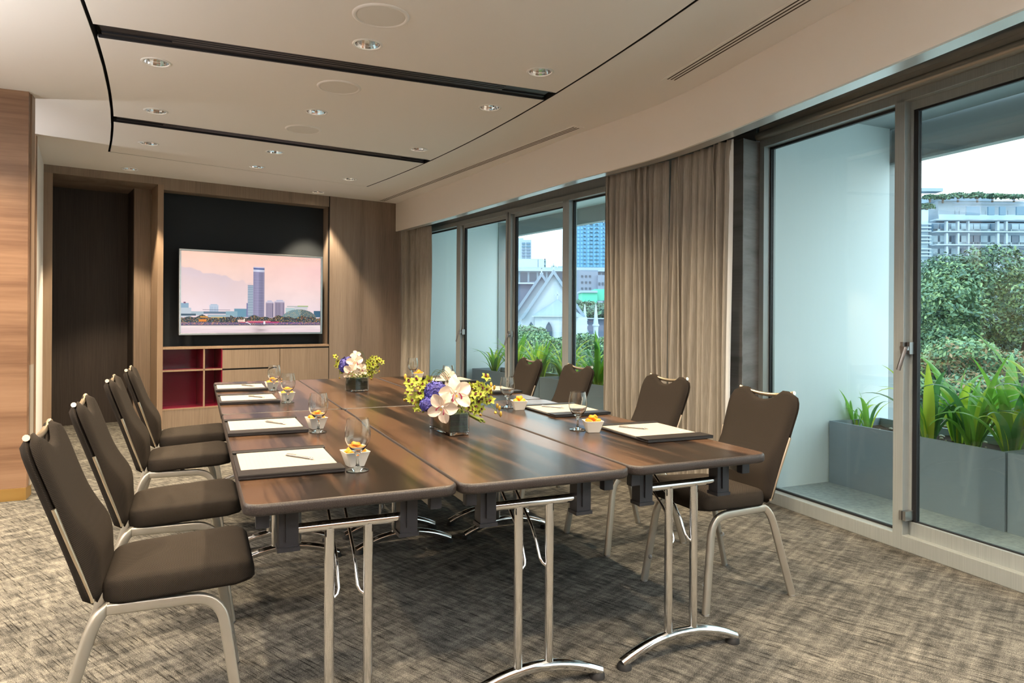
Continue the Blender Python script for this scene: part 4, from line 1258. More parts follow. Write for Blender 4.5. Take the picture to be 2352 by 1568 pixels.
def spray(p0, p1, sag, nb, lab, seed, size=0.034, buds=3, name='green_orchid_spray'):
    """arching stem of small green orchids ending in buds"""
    rr = random.Random(seed)
    p0, p1 = Vector(p0), Vector(p1)
    t = empty(name, p0, 0, lab, 'flower', 'green orchid sprays')
    pts = []
    for i in range(11):
        s = i / 10
        p = p0.lerp(p1, s) - p0; p.z += sag * 4 * s * (1 - s)
        pts.append(p)
    MB().tube(pts, [0.0022 - 0.0012 * i / 10 for i in range(11)], 6).build('stem', 'stem_green', t, smooth=60)
    side = (p1 - p0).cross(Vector((0, 0, 1))).normalized()
    for k in range(nb + buds):
        s = 0.22 + 0.78 * k / max(1, nb + buds - 1)
        i = min(9, int(s * 10)); q = pts[i].lerp(pts[i + 1], s * 10 - i)
        off = side * rr.uniform(-1, 1) * size * 0.8 + Vector((0, 0, rr.uniform(-.6, .8) * size))
        b = MB()
        if k < nb:
            M = frame_from(Vector((rr.uniform(-.7, .5), -0.9, rr.uniform(-.1, .8))), rr.uniform(0, 6))
            z = size * rr.uniform(.8, 1.1)
            for j in range(5): petal(b, q + off, M, j * 2 * pi / 5, z * 0.52, z * 0.34, 0.3, -0.12, 0.3, 2, 4)
            b.cur = 1
            petal(b, q + off, M, 3.4, z * 0.30, z * 0.26, 0.6, -0.6, 0.1, 3, 3, z0=z * .05)
            b.ball(q + off + M @ Vector((0, -z * .04, z * 0.10)), z * 0.10, 6, 5)
            b.cur = 2; b.tube([q, q + off * .6, q + off], 0.0008, 4)
            b.build('bloom', ['petal_green', 'petal_dark', 'stem_green'], t, smooth=70)
        else:
            M = frame_from(off + Vector((0, 0, .01)), 0)
            b.ball(q + off, size * 0.22, 8, 6, (0.62, 0.62, 1.25), M); b.cur = 1; b.tube([q, q + off * .5, q + off], 0.0008, 4)
            b.build('flower_bud', ['bud', 'stem_green'], t, smooth=80)
    return t
def vase(x, y, w, l, h, rz, lab):
    t = empty('flower_vase', (x, y, TZ), rz, lab, 'vase', 'glass flower vases')
    p = rrect(-w / 2, -l / 2, w / 2, l / 2, 0.006, 3)
    MB().ring(p, [(-0.004, 0.0), (0.0, 0.002), (0.0, h), (-0.0045, h), (-0.0045, 0.012)], cap_top=True, cap_bot=True).build('glass', 'clear_glass', t, smooth=40)
    p2 = rrect(-w / 2 + 0.006, -l / 2 + 0.006, w / 2 - 0.006, l / 2 - 0.006, 0.004, 3)
    MB().ring(p2, [(0.0, 0.014), (0.0, h - 0.006)], cap_top=True, cap_bot=True).build('leaf_lining', 'vase_leaf', t)
    b = MB(); rr = random.Random(int(x * 1000))
    for i in range(110):
        px_, py_ = rr.uniform(-w / 2, w / 2) * 1.05, rr.uniform(-l / 2, l / 2) * 1.02
        M = frame_from((rr.uniform(-1, 1), rr.uniform(-1, 1), rr.uniform(.2, 1.2)), rr.uniform(0, 6))
        petal(b, (px_, py_, h - 0.004 + rr.uniform(0, .030)), M, rr.uniform(0, 6), rr.uniform(.015, .03), .007, .2, .3, .5, 2, 3)
    tag(b.build('filler_leaves', 'fern', t, smooth=60), kind='stuff')
    return t
vase(0.893, 0.933, 0.092, 0.250, 0.095, 0.03, 'low rectangular clear glass vase nearer the camera, lined with dark leaves')
vase(0.862, 2.712, 0.112, 0.112, 0.095, radians(27), 'square clear glass vase farther away, lined with dark leaves')
def grass(c, pts, lab, n=5, r=0.0011):
    t = empty('grass_loop', c, 0, lab, 'decoration', 'grass loops over the vases')
    c = Vector(c)
    for k in range(n):
        a, m_, b_ = [Vector(p) - c for p in pts]
        o = Vector((0.006 * (k - n / 2), 0.008 * (k % 3), 0.006 * sin(k * 2.1)))
        q = [(a + o) * (1 - s) ** 2 + (m_ + o * 2) * 2 * s * (1 - s) + (b_ + o * .6) * s * s for s in [i / 14 for i in range(15)]]
        MB().tube(q, r, 5).build('blade', 'grass_loop', t, smooth=60)
# near arrangement (about 3 m from the camera)
D1 = 3.02
toc = Vector((-0.33, -0.93, 0.18))
orchid(at(1046, 905, D1 - .07), (-0.15, -0.95, 0.25), 0.150, 0.2, 'large white orchid with magenta lip, front of the near vase', 1)
orchid(at(1017, 935, D1 - .10), (-0.55, -0.85, -0.05), 0.135, -0.5, 'white orchid with magenta lip hanging lowest over the near vase', 2)
orchid(at(1078, 916, D1 + .02), (0.55, -0.75, -0.1), 0.105, 0.7, 'partly hidden white orchid at the right of the near vase', 3)
orchid(at(1028, 869, D1 + .10), (0.35, -0.85, 0.35), 0.105, 0.1, 'white orchid standing highest at the back of the near vase', 4)
hydrangea(at(1001, 903, D1 + .02), 0.052, 'deep blue hydrangea head left of the large orchid in the near vase', 5)
hydrangea(at(983, 930, D1 - .03), 0.034, 'small blue hydrangea head low on the left corner of the near vase', 6)
NL = [((990, 925), (931, 882), .03, 7, 'green orchid spray reaching left and up from the near vase'), ((990, 930), (928, 912), .02, 5, 'green orchid spray reaching straight left from the near vase'), ((992, 935), (955, 938), .03, 6, 'short green orchid spray drooping at the left of the near vase'), ((1000, 915), (965, 880), .03, 6, 'upright green orchid spray at the left back of the near vase')]
for i, (a, b_, sg, nb, lb) in enumerate(NL): spray(at(*a, D1 + .02), at(*b_, D1 + .03), sg, nb + 2, lb, 30 + i, 0.047, 1)
NR = [((1060, 935), (1128, 872), .02, 6, 'green orchid spray rising to the right from the near vase', 3), ((1062, 937), (1132, 905), .035, 8, 'green orchid spray arching right at mid height from the near vase', 3), ((1062, 940), (1150, 958), .055, 8, 'longest yellow green orchid spray drooping right of the near vase', 5), ((1060, 940), (1108, 950), .03, 8, 'dense green orchid spray low on the right of the near vase', 1), ((1060, 935), (1100, 905), .02, 7, 'green orchid spray filling the right side of the near vase', 1)]
for i, (a, b_, sg, nb, lb, bd) in enumerate(NR): spray(at(*a, D1), at(*b_, D1 + .04), sg, nb + 2, lb, 50 + i, 0.045, bd)
grass(at(1010, 915, D1 + .06), [at(988, 905, D1 + .06), at(1008, 800, D1 + .06), at(1046, 905, D1 + .06)], 'thin dark grass blades looped over the near vase')
t = empty('cut_stems', at(1060, 942, D1 - .03), 0, 'bundle of cut green stems jutting out right of the near vase', 'flower')
c0 = Vector(at(1060, 942, D1 - .03))
for k in range(4):
    a = Vector(at(1056, 940 + k * 2, D1 - .04 + .006 * k)) - c0; e = Vector(at(1102 + k * 4, 964 + (k % 2) * 5, D1 - .02 + .008 * k)) - c0
    MB().tube([a, e], 0.0042, 8).build('stem', 'stem_green', t, smooth=60)
# far arrangement
D2 = 4.72
orchid(at(815, 832, D2 - .05), (-0.10, -0.95, 0.30), 0.120, 0.1, 'white orchid in the middle of the far vase', 11)
orchid(at(808, 855, D2 - .08), (-0.45, -0.90, 0.0), 0.125, -0.4, 'white orchid hanging low at the left of the far vase', 12)
orchid(at(826, 850, D2 - .04), (0.35, -0.9, 0.05), 0.110, 0.5, 'white orchid low at the right of the far vase', 13)
orchid(at(817, 817, D2 + .02), (0.05, -0.85, 0.5), 0.080, 0.2, 'small white orchid topmost in the far vase', 14)
hydrangea(at(799, 840, D2 + .02), 0.060, 'blue hydrangea head behind the orchids of the far vase', 15)
FL = [((800, 855), (768, 824), .02, 5, 'green orchid spray reaching up left from the far vase'), ((800, 858), (771, 845), .02, 4, 'green orchid spray reaching left from the far vase'), ((802, 862), (778, 862), .02, 3, 'short drooping green orchid spray left of the far vase')]
for i, (a, b_, sg, nb, lb) in enumerate(FL): spray(at(*a, D2 + .02), at(*b_, D2 + .03), sg, nb, lb, 70 + i, 0.040, 1)
FR = [((832, 860), (872, 826), .03, 9, 'yellow green orchid spray rising right of the far vase'), ((832, 862), (880, 840), .04, 9, 'longest yellow green orchid spray arching right of the far vase'), ((832, 864), (868, 858), .04, 9, 'yellow green orchid spray low at the right of the far vase'), ((834, 860), (858, 832), .02, 8, 'upright yellow green orchid spray behind the orchids of the far vase'), ((834, 864), (856, 866), .02, 6, 'short yellow green orchid spray at the rim of the far vase')]
for i, (a, b_, sg, nb, lb) in enumerate(FR): spray(at(*a, D2), at(*b_, D2 + .05), sg, nb, lb, 90 + i, 0.042, 1)
grass(at(820, 855, D2 + .05), [at(812, 850, D2 + .05), at(830, 765, D2 + .05), at(846, 848, D2 + .05)], 'thin pale grass blades looped over the far vase', 3)

# ================================================================== CURTAINS
def curtain(pts, folds, lab, seed, z0=0.01, z1=2.385, amp=0.034, flare=(0.0, 0.0), lined=False):
    """pleated drape hung along a plan polyline; gathered in pinch pleats at the head"""
    rr = random.Random(seed)
    P = [Vector(p) for p in pts]
    Ls = [0.0]
    for a, b_ in zip(P, P[1:]): Ls.append(Ls[-1] + (b_ - a).length)
    L = Ls[-1]
    def along(s):
        s = min(max(s, 0), 1) * L
        for i in range(len(P) - 1):
            if s <= Ls[i + 1] or i == len(P) - 2:
                k = (s - Ls[i]) / (Ls[i + 1] - Ls[i]); return P[i].lerp(P[i + 1], k), (P[i + 1] - P[i]).normalized()
    ph = [rr.uniform(-.9, .9) for _ in range(folds + 2)]; am = [rr.uniform(.65, 1.15) for _ in range(folds + 2)]
    t = empty('curtain', (P[0].x, P[0].y, 0), 0, lab, 'curtain')
    o0 = Vector((P[0].x, P[0].y, 0))
    nu, nv = folds * 12, 16
    def f(u, v, off=0.0, back=0.0):
        z = z0 + (z1 - z0) * v
        top = max(0.0, (v - 0.86) / 0.14)
        uu = u + (flare[0] * (1 - u) + flare[1] * u) * (1 - v) ** 1.2
        p, d = along(min(max(uu, 0), 1)); 
        if uu < 0: p = p + d * uu * L
        if uu > 1: p = p + d * (uu - 1) * L
        n = Vector((-d.y, d.x))
        k = u * folds; i = int(k)
        a = am[min(i, folds)] * (1 - (k - i)) + am[min(i + 1, folds)] * (k - i)
        w = sin(2 * pi * k + ph[min(i, folds)] * 0.5 * (1 - (k - i)) + ph[min(i + 1, folds)] * 0.5 * (k - i))
        w = math.copysign(abs(w) ** 0.75, w)
        pin = sin(6 * pi * k) * 0.010 * math.exp(-((v - 0.93) / 0.035) ** 2)
        e = amp * a * w * (1 - 0.45 * top) + pin + 0.010 * sin(2 * pi * k * 0.37 + 5 * v + seed)
        x = p + n * (e + off) + d * (0.012 * sin(3 * v + i))
        return Vector((x.x, x.y, z)) - o0
    b = MB(); b.grid(lambda u, v: f(u, v), nu, nv); b.grid(lambda u, v: f(1 - u, v, -0.004), nu, nv)
    b.build('cloth', 'curtain_cloth', t, smooth=75)
    b = MB() if lined else None
    if lined: b.grid(lambda u, v: f(0.985 + 0.015 * u, v, 0.006) + Vector((0, 0, 0.002)) + Vector((*(along(1)[1] * 0.016 * u * (1.8 - v)), 0)), 3, 16)
    if lined: b.build('lining_edge', 'curtain_lining', t, smooth=75)
    # stitched heading band
    b = MB()
    b.grid(lambda u, v: f(u, 0.945 + 0.055 * v, 0.0025), nu, 2)
    b.build('heading', 'curtain_cloth', t, smooth=75)
    return t
def outp(path, o): return offset_path(path, o)
cp = outp([(2.690, 3.05), (2.765, 2.55), (2.805, 2.25), (2.822, 2.05), (2.822, 1.80), (2.800, 1.45)], 0.185)
curtain([(2.915, 2.915), cp[1], cp[2], (cp[2][0] + .01, 2.205)], 11, 'taupe pleated curtain, left half of the closed pair before the window wall', 3, flare=(0.03, 0.06))
curtain([(cp[3][0] + .005, 2.165), cp[3], cp[4], (2.985, 1.520)], 9, 'taupe pleated curtain, right half of the pair, beside the grey pillar', 8, flare=(-0.06, -0.03), lined=True)
curtain([(2.345, 7.09), (2.47, 6.90), (2.545, 6.44)], 5, 'taupe pleated curtain in the far corner beside the walnut wall', 5, z1=2.385, amp=0.030)

# ================================================================== BALCONY
bal = struct(MB().prism([WB(5.5, 0.14), WB(-0.86, 0.14), WA(5.14, 0.14), WA(-0.5, 0.14), (4.9, 7.8), (5.6, 1.9), (5.3, -4.4)], -0.15, 0.0).build('floor_balcony', 'balcony_tile', fixn=True))
struct(MB().prism([(3.50, 1.905), (4.955, 1.905), (4.955, 2.20), (3.50, 2.20)], 0, 2.78).build('wall_balcony_fin', 'render_white'))
struct(MB().boxb((4.955, 1.93, 0), (5.08, 2.17, 2.78)).build('trim_2', 'soffit_grey'))
struct(MB().prism([(2.62, 7.36), (3.945, 7.54), (3.92, 7.75), (2.60, 7.57)], 0, 2.66).build('wall_balcony_end', 'render_white', fixn=True))
struct(MB().prism([(3.945, 7.52), (4.12, 7.54), (4.10, 7.78), (3.92, 7.75)], 0, 2.66).build('trim_3', 'soffit_grey', fixn=True))
so_ = struct(MB().prism([WB(5.5, 0.12), WB(-0.9, 0.12), (5.0, 1.95), (4.72, -3.4)], 2.775, 2.82).build('ceiling_balcony', 'soffit_grey', fixn=True))
b = MB()
for i in range(26):
    o = 0.16 + i * 0.030
    p, q = WB(5.4, o), WB(-0.84, o)
    b.wallbox(p, q, 0.014, 2.745, 2.775)
tag(b.build('rib', 'soffit_grey', so_, fixn=True), kind='stuff')
b = MB().wallbox((4.87, -3.4), (5.07, 1.93), 0.06, 2.50, 2.80); b.build('fascia', 'soffit_grey', so_, fixn=True)
b = MB().wallbox((4.86, -3.4), (5.06, 1.93), 0.08, 2.485, 2.505); b.build('fascia_lip', 'aluminium', so_, fixn=True)
so2 = struct(MB().prism([WA(5.2, 0.12), WA(-0.4, 0.12), (4.16, 7.75), (4.75, 3.0), (4.9, 2.2)], 2.64, 2.70).build('ceiling_balcony_far', 'render_white', fixn=True))
MB().wallbox((4.95, 2.2), (4.15, 7.75), 0.08, 2.45, 2.70).build('fascia', 'soffit_grey', so2, fixn=True)
MB().wallbox((4.97, 2.2), (4.17, 7.75), 0.10, 2.435, 2.455).build('fascia_lip', 'aluminium', so2, fixn=True)

def planter(p, q, depth, h, lab):
    p, q = Vector(p), Vector(q); d = q - p; L = d.length; a = atan2(d.y, d.x)
    t = empty('planter_box', (p.x, p.y, 0), a, lab, 'planter', 'grey balcony planters')
    w = 0.022
    b = MB().boxb((0, 0, 0), (L, w, h)).boxb((0, depth - w, 0), (L, depth, h)).boxb((0, w, 0), (w, depth - w, h)).boxb((L - w, w, 0), (L, depth - w, h)).boxb((w, w, 0), (L - w, depth - w, 0.04))
    b.build('box', 'planter_grey', t)
    b = MB(); b.grid(lambda u, v: (w + u * (L - 2 * w), w + v * (depth - 2 * w), h - 0.055 + 0.012 * sin(u * 31) * sin(v * 11 + u * 7)), 24, 8)
    b.build('soil', 'soil', t, smooth=80)
    b = MB(); rr = random.Random(int(L * 977))
    for i in range(60): b.ball((rr.uniform(.05, L - .05), rr.uniform(.05, depth - .05), h - 0.045), rr.uniform(.008, .018), 6, 4, (1, .8, .6))
    tag(b.build('pebble', 'pebble', t, smooth=90), kind='stuff')
    return t
PLB = []
for i in range(3):
    s0 = i * 1.325
    p = Vector((4.215, 0.575)) - DB * (1.32 - s0); q = p + DB * 1.312
    p, q = p + NB * 0.005 * i, q + NB * 0.005 * i
    # run from near to far so that the box lies on the outer side
    planter(tuple(q), tuple(p), -0.52, 0.468, ['grey planter box on the right balcony against the white fin wall', 'grey planter box on the right balcony at the edge of the view', 'grey planter box on the right balcony beyond the view'][i]) if False else planter(tuple(p + NB * 0.0), tuple(q), 0.52, 0.468, ['grey planter box on the right balcony against the white fin wall', 'grey planter box on the right balcony at the right edge of the view', 'grey planter box on the right balcony outside the view'][i])
for i in range(3):
    p = Vector((3.505, 7.44)) + Vector((0.1430, -0.9897)) * (1.70 * i); q = p + Vector((0.1430, -0.9897)) * 1.69
    planter(tuple(p), tuple(q), 0.50, 0.50, ['grey planter box on the left balcony against the white end wall', 'grey planter box on the left balcony behind the two far chairs', 'grey planter box on the left balcony behind the closed curtains'][i])

# strap leaved plants
mat('leaf_green', (0.20, 0.42, 0.06), 0.38, spec=0.5, subsurf=0.0)
mat('leaf_light', (0.52, 0.64, 0.07), 0.42)
mat('leaf_deep', (0.10, 0.25, 0.08), 0.35)
for nm in ('leaf_green', 'leaf_light', 'leaf_deep'):
    t_, b_ = nodes_of(MATS[nm])
    tr = N(t_, 'ShaderNodeBsdfTranslucent'); tr.inputs[0].default_value = (*[min(1, c * 1.6) for c in b_.inputs['Base Color'].default_value[:3]], 1)
    mx = N(t_, 'ShaderNodeMixShader'); mx.inputs[0].default_value = 0.35
    out = [n for n in t_.nodes if n.type == 'OUTPUT_MATERIAL'][0]
    t_.links.new(b_.outputs[0], mx.inputs[1]); t_.links.new(tr.outputs[0], mx.inputs[2]); t_.links.new(mx.outputs[0], out.inputs[0])
def leaf_mesh(seed, m):
    rr = random.Random(seed)
    L = 1.0; th0 = radians(rr.uniform(70, 88)); cv = radians(rr.uniform(25, 125)); tw = rr.uniform(-.5, .5)
    n = 12; P = [Vector((0, 0, 0))]; T = []
    for i in range(n):
        s = (i + .5) / n; a = th0 - cv * s ** 1.7
        d = Vector((cos(a), 0, sin(a))); T.append(d); P.append(P[-1] + d * (L / n))
    T.append(T[-1]); vs = []; fs = []
    for i in range(n + 1):
        s = i / n
        w = 0.050 * (0.45 + 0.55 * sin(pi * min(1, s * 1.15 + .12)) ) * (1 - max(0, (s - .70) / .30) ** 1.8) + 0.001
        sd = Vector((sin(tw * s) * .3, 1, 0)).normalized(); nn = T[i].cross(sd)
        for k in (-1, -.5, 0, .5, 1): vs.append(P[i] + sd * (w * k) + nn * (abs(k) * w * 0.38 * -1))
    for i in range(n):
        for k in range(4):
            a = i * 5 + k; fs.append((a, a + 1, a + 6, a + 5))
    me = bpy.data.meshes.new('leaf'); me.from_pydata([tuple(v) for v in vs], [], fs)
    me.materials.append(MATS[m]); me.polygons.foreach_set('use_smooth', [True] * len(fs)); me.update()
    return me
LEAF = [leaf_mesh(i, ('leaf_green', 'leaf_light', 'leaf_deep', 'leaf_green')[i % 4]) for i in range(16)]
def strap_plant(p, n, h, lab, seed, grp, lean=None):
    rr = random.Random(seed)
    t = empty('strap_leaf_plant', p, 0, lab, 'plant', grp)
    for k in range(n):
        o = bpy.data.objects.new('leaf', LEAF[rr.randrange(16)]); COL.objects.link(o); o.parent = t
        s = h * rr.uniform(.65, 1.15)
        o.scale = (s, s * rr.uniform(.8, 1.15), s * rr.uniform(.85, 1.1)); a = k * 2.4 + rr.uniform(-.4, .4)
        o.rotation_euler = (0, rr.uniform(-.25, .12), a); o.location = (0.02 * cos(a), 0.02 * sin(a), 0)
    MB().tube([(0, 0, -0.02), (0, 0, 0.05)], [0.016, 0.010], 7).build('stem', 'leaf_light', t, smooth=60)
    return t
nB = 0
for i, (s, o, n, h) in enumerate([(-0.98, .25, 6, .26), (-0.83, .20, 6, .25), (-0.28, .14, 10, .40), (-0.22, .34, 10, .46), (-0.02, .20, 11, .42), (0.10, .38, 10, .50), (0.24, .16, 11, .44), (0.36, .34, 11, .55), (0.50, .18, 9, .40), (0.62, .36, 10, .52), (0.78, .20, 10, .46), (0.95, .30, 10, .50)]):
    p = Vector((4.215, 0.575)) + DB * (-0.32 + s) + NB * (o)
    side = ('small strap leaved plant by the white fin wall, leftmost in the right balcony planters', 'small strap leaved plant, second from the white fin wall in the right balcony')
    ordn = ['third', 'fourth', 'fifth', 'sixth', 'seventh', 'eighth', 'ninth', 'tenth', 'eleventh', 'twelfth']
    lb = side[i] if i < 2 else 'tall bright green strap leaved plant, %s from the fin wall in the right balcony' % ordn[i - 2]
    strap_plant((p.x, p.y, 0.415), n + (5 if i > 1 else 1), h * (1.45 if i > 1 else 1.3), lb, 200 + i, 'right balcony plants')
ORD = ['first', 'second', 'third', 'fourth', 'fifth', 'sixth', 'seventh', 'eighth', 'ninth', 'tenth', 'eleventh', 'twelfth', 'thirteenth', 'fourteenth', 'fifteenth', 'sixteenth', 'seventeenth', 'eighteenth', 'nineteenth', 'twentieth', 'twenty first', 'twenty second']
for i in range(22):
    s = 0.40 + i * 0.19; o = (.13, .34, .22)[i % 3]
    p = Vector((3.505, 7.44)) + Vector((0.1430, -0.9897)) * s + Vector((0.9897, 0.143)) * o
    strap_plant((p.x, p.y, 0.445), 16, .48 + .20 * ((i * 7) % 5) / 4, 'green strap leaved plant, %s from the end wall in the left balcony planters' % ORD[i], 300 + i, 'left balcony plants')

# ================================================================== THE CITY OUTSIDE
GZ = -11.0
mat('ground', (0.34, 0.36, 0.34), 0.95)
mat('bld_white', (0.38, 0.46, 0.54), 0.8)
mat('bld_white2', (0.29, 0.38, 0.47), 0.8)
mat('bld_glass', (0.11, 0.21, 0.31), 0.15, spec=0.7)
mat('bld_glass_pale', (0.44, 0.60, 0.70), 0.2, spec=0.7)
mat('bld_dark', (0.05, 0.08, 0.12), 0.3)
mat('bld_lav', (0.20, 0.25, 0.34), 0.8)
mat('tower_blue', (0.16, 0.42, 0.64), 0.25, spec=0.7)
mat('tower_line', (0.10, 0.26, 0.42), 0.5)
mat('slate', (0.12, 0.15, 0.22), 0.8)
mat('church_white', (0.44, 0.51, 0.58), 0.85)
mat('church_grey', (0.24, 0.31, 0.39), 0.85)  # darker blue-grey of the copings and apse roof
mat('net_green', (0.08, 0.50, 0.36), 0.7)
mat('bark', (0.16, 0.13, 0.11), 0.9)
mat('tree_a', (0.12, 0.22, 0.13), 0.6)
mat('tree_b', (0.22, 0.33, 0.15), 0.6)
mat('tree_c', (0.07, 0.145, 0.11), 0.6)
mat('tree_d', (0.27, 0.19, 0.10), 0.6)
struct(MB().boxb((-150, -150, GZ - 0.5), (420, 420, GZ)).build('ground_city', 'ground'))
def lx(x, y, d):
    dx, dy = x - 1176, y - 727.46
    return ((dx * cos(ROLL) + dy * sin(ROLL)) * d / 1597.2, -(-dx * sin(ROLL) + dy * cos(ROLL)) * d / 1597.2 + CAMP.z)
class Far:
    """a building seen square on at forward depth d; pixel rectangles become real blocks in its own frame"""
    def __init__(s, name, d, lab, cat, group=None):
        s.d = d
        s.root = empty(name, (CAMP.x + sin(YAW) * d, CAMP.y + cos(YAW) * d, 0), -YAW, lab, cat, group)
    def rect(s, name, m, x0, y0, x1, y1, y_in=0.0, y_out=0.3, parent=None, share=None):
        ax, az = lx(x0, y0, s.d); bx, bz = lx(x1, y1, s.d)
        return MB().boxb((min(ax, bx), -y_out, min(az, bz)), (max(ax, bx), y_in, max(az, bz))).build(name, m, parent or s.root)
    def pt(s, x, y, f=0.0):
        a, b = lx(x, y, s.d); return Vector((a, f, b))
def down(d): return 727.46 + (CAMP.z - GZ) * 1597.2 / d

# -- white apartment block on the right
ap = Far('apartment_block', 125, 'white apartment block with long balconies and roof garden, right of the window mullion', 'building')
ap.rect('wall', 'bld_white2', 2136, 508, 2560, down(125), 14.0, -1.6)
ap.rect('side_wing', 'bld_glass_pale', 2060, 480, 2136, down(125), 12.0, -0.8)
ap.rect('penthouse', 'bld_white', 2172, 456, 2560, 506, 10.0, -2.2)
ap.rect('roof_block', 'bld_white2', 2164, 441, 2232, 458, 8.0, -3.4)
ap.rect('roof_block', 'bld_white2', 2232, 438, 2310, 458, 8.0, -3.8)
ap.rect('roof_beam', 'bld_white2', 2090, 429, 2174, 437, 1.0, -3.2)
for x in (2125, 2137): MB().tube([ap.pt(x - 6, 437, 4), ap.pt(x + 2, 462, 4)], 0.35, 6).build('roof_strut', 'bld_white2', ap.root)
for y in (464, 471, 479): ap.rect('panel_joint', 'bld_lav', 2172, y, 2560, y + 0.7, -2.2, 2.23)
for x0, x1 in ((2201, 2231), (2250, 2264), (2276, 2289), (2314, 2345)):
    w = ap.rect('window', 'bld_glass', x0, 479, x1, 498, -2.0, 2.32)
    n = 3 if x1 - x0 > 20 else 2
    for k in range(1, n): ap.rect('window_bar', 'bld_white', x0 + (x1 - x0) * k / n - 0.6, 479, x0 + (x1 - x0) * k / n + 0.6, 498, 2.4, -2.2, w)
FY = [505, 532, 562, 590, 618, 643, 668, 694, 720, 746]
for j, y in enumerate(FY):
    ap.rect('balcony_slab', 'bld_white', 2140, y, 2560, y + 5.0, 0.5, 1.4)
    r = ap.rect('balcony_rail', 'bld_glass_pale', 2152 if j else 2166, y - (15 if j == 0 else 8.5), 2560, y, 1.25, -1.2)
    if j < len(FY) - 1:
        y1 = FY[j + 1] - 0.5
        xs = [2143, 2164, 2168, 2190, 2194, 2214, 2217, 2231, 2246, 2262, 2280, 2285, 2300, 2304, 2318, 2334, 2352, 2372, 2390]
        for a, b_ in zip(xs, xs[1:]):
            if b_ - a < 6: ap.rect('pier', 'bld_white', a, y + 5, b_, y1, -0.6, 1.2); continue
            dk = (j == 3 and 2214 < a < 2240)
            ap.rect('window', 'bld_dark' if dk else ('bld_glass' if (a * 7 + j * 3) % 5 < 2 else 'bld_glass_pale'), a + 1, y + 7, b_ - 1, y1, 1.4, -1.2)
        for k in range(3): ap.rect('louvre', 'bld_white', 2112, y + 8 + k * 8, 2138, y + 11 + k * 8, 0.6, 0.2)
def leaf_cloud(name, spec, mats, n, size, parent, loc, seed, flat=0.6):
    """thousands of single leaves over overlapping boughs, joined"""
    rs = np.random.RandomState(seed)
    w = np.array([s[3] * s[4] * s[5] for s in spec]) ** 0.72; w = w / w.sum()
    idx = rs.choice(len(spec), n, p=w); sp_ = np.array(spec)[idx]
    d = rs.normal(size=(n, 3)); d /= np.linalg.norm(d, axis=1)[:, None]
    d[:, 2] = np.where(d[:, 2] < -0.35, -d[:, 2], d[:, 2])
    rad = (0.62 + 0.42 * rs.rand(n) ** 0.6)[:, None] * (1 + 0.16 * np.sin(d[:, :1] * 9 + idx[:, None]) * np.cos(d[:, 1:2] * 8 + idx[:, None] * 2))
    c = sp_[:, :3] + d * rad * sp_[:, 3:6]
    nrm = d * 0.7 + rs.normal(size=(n, 3)) * 0.55; nrm[:, 2] += 0.35; nrm /= np.linalg.norm(nrm, axis=1)[:, None]
    a = np.cross(nrm, rs.normal(size=(n, 3))); a /= np.linalg.norm(a, axis=1)[:, None]; b = np.cross(nrm, a)
    sz = (size * (0.55 + 0.75 * rs.rand(n)))[:, None]
    v = np.stack([c - a * sz, c - b * sz * 0.42 + nrm * sz * .12, c + a * sz, c + b * sz * 0.42 + nrm * sz * .12], 1).reshape(-1, 3)
    me = bpy.data.meshes.new(name); me.vertices.add(4 * n); me.vertices.foreach_set('co', v.astype('f').ravel())
    me.loops.add(4 * n); me.loops.foreach_set('vertex_index', np.arange(4 * n, dtype='i'))
    me.polygons.add(n); me.polygons.foreach_set('loop_start', np.arange(0, 4 * n, 4, dtype='i')); me.polygons.foreach_set('loop_total', np.full(n, 4, 'i'))
    for m in mats: me.materials.append(MATS[m])
    grp = (idx * 7 + (rs.rand(n) * 1.6).astype(int)) % len(mats)
    grp = np.where(rs.rand(n) < 0.3, rs.randint(0, len(mats), n), grp)
    me.polygons.foreach_set('material_index', grp.astype('i')); me.update(); me.validate()
    o = bpy.data.objects.new(name, me); COL.objects.link(o); o.parent = parent; o['kind'] = 'stuff'
    return o
def roof_shrub(x, y, w, h, lab):
    p = Far('roof_shrub', 125, lab, 'shrub', 'roof garden shrubs')
    k = 125 / 1597.2; a, z = lx(x, y - 2, 125)
    leaf_cloud('foliage', [(a + dx * w * k, 1.2, z + dz * h * k, w * k * .45, w * k * .4, h * k * .6) for dx, dz in ((0, 0), (-.35, -.15), (.35, -.12))], ['tree_a', 'tree_c'], 520, 0.34, p.root, None, int(x))
    MB().tube([(a, 1.2, z - h * k * 1.4), (a, 1.2, z)], 0.2, 6).build('trunk', 'bark', p.root)
for x, y, w, h, lb in ((2145, 452, 20, 9, 'rounded shrub on the apartment roof at the left, under the beam'), (2175, 452, 22, 10, 'rounded shrub on the apartment roof before the left roof block'), (2210, 449, 34, 11, 'wide shrub on the apartment roof before the middle roof block'), (2255, 448, 22, 13, 'tallest shrub on the apartment roof'), (2290, 450, 44, 10, 'widest shrub on the apartment roof'), (2340, 451, 36, 9, 'shrub on the apartment roof at the right edge'), (2138, 474, 22, 12, 'small tree on the lower terrace of the apartment block')):
    roof_shrub(x, y, w, h, lb)

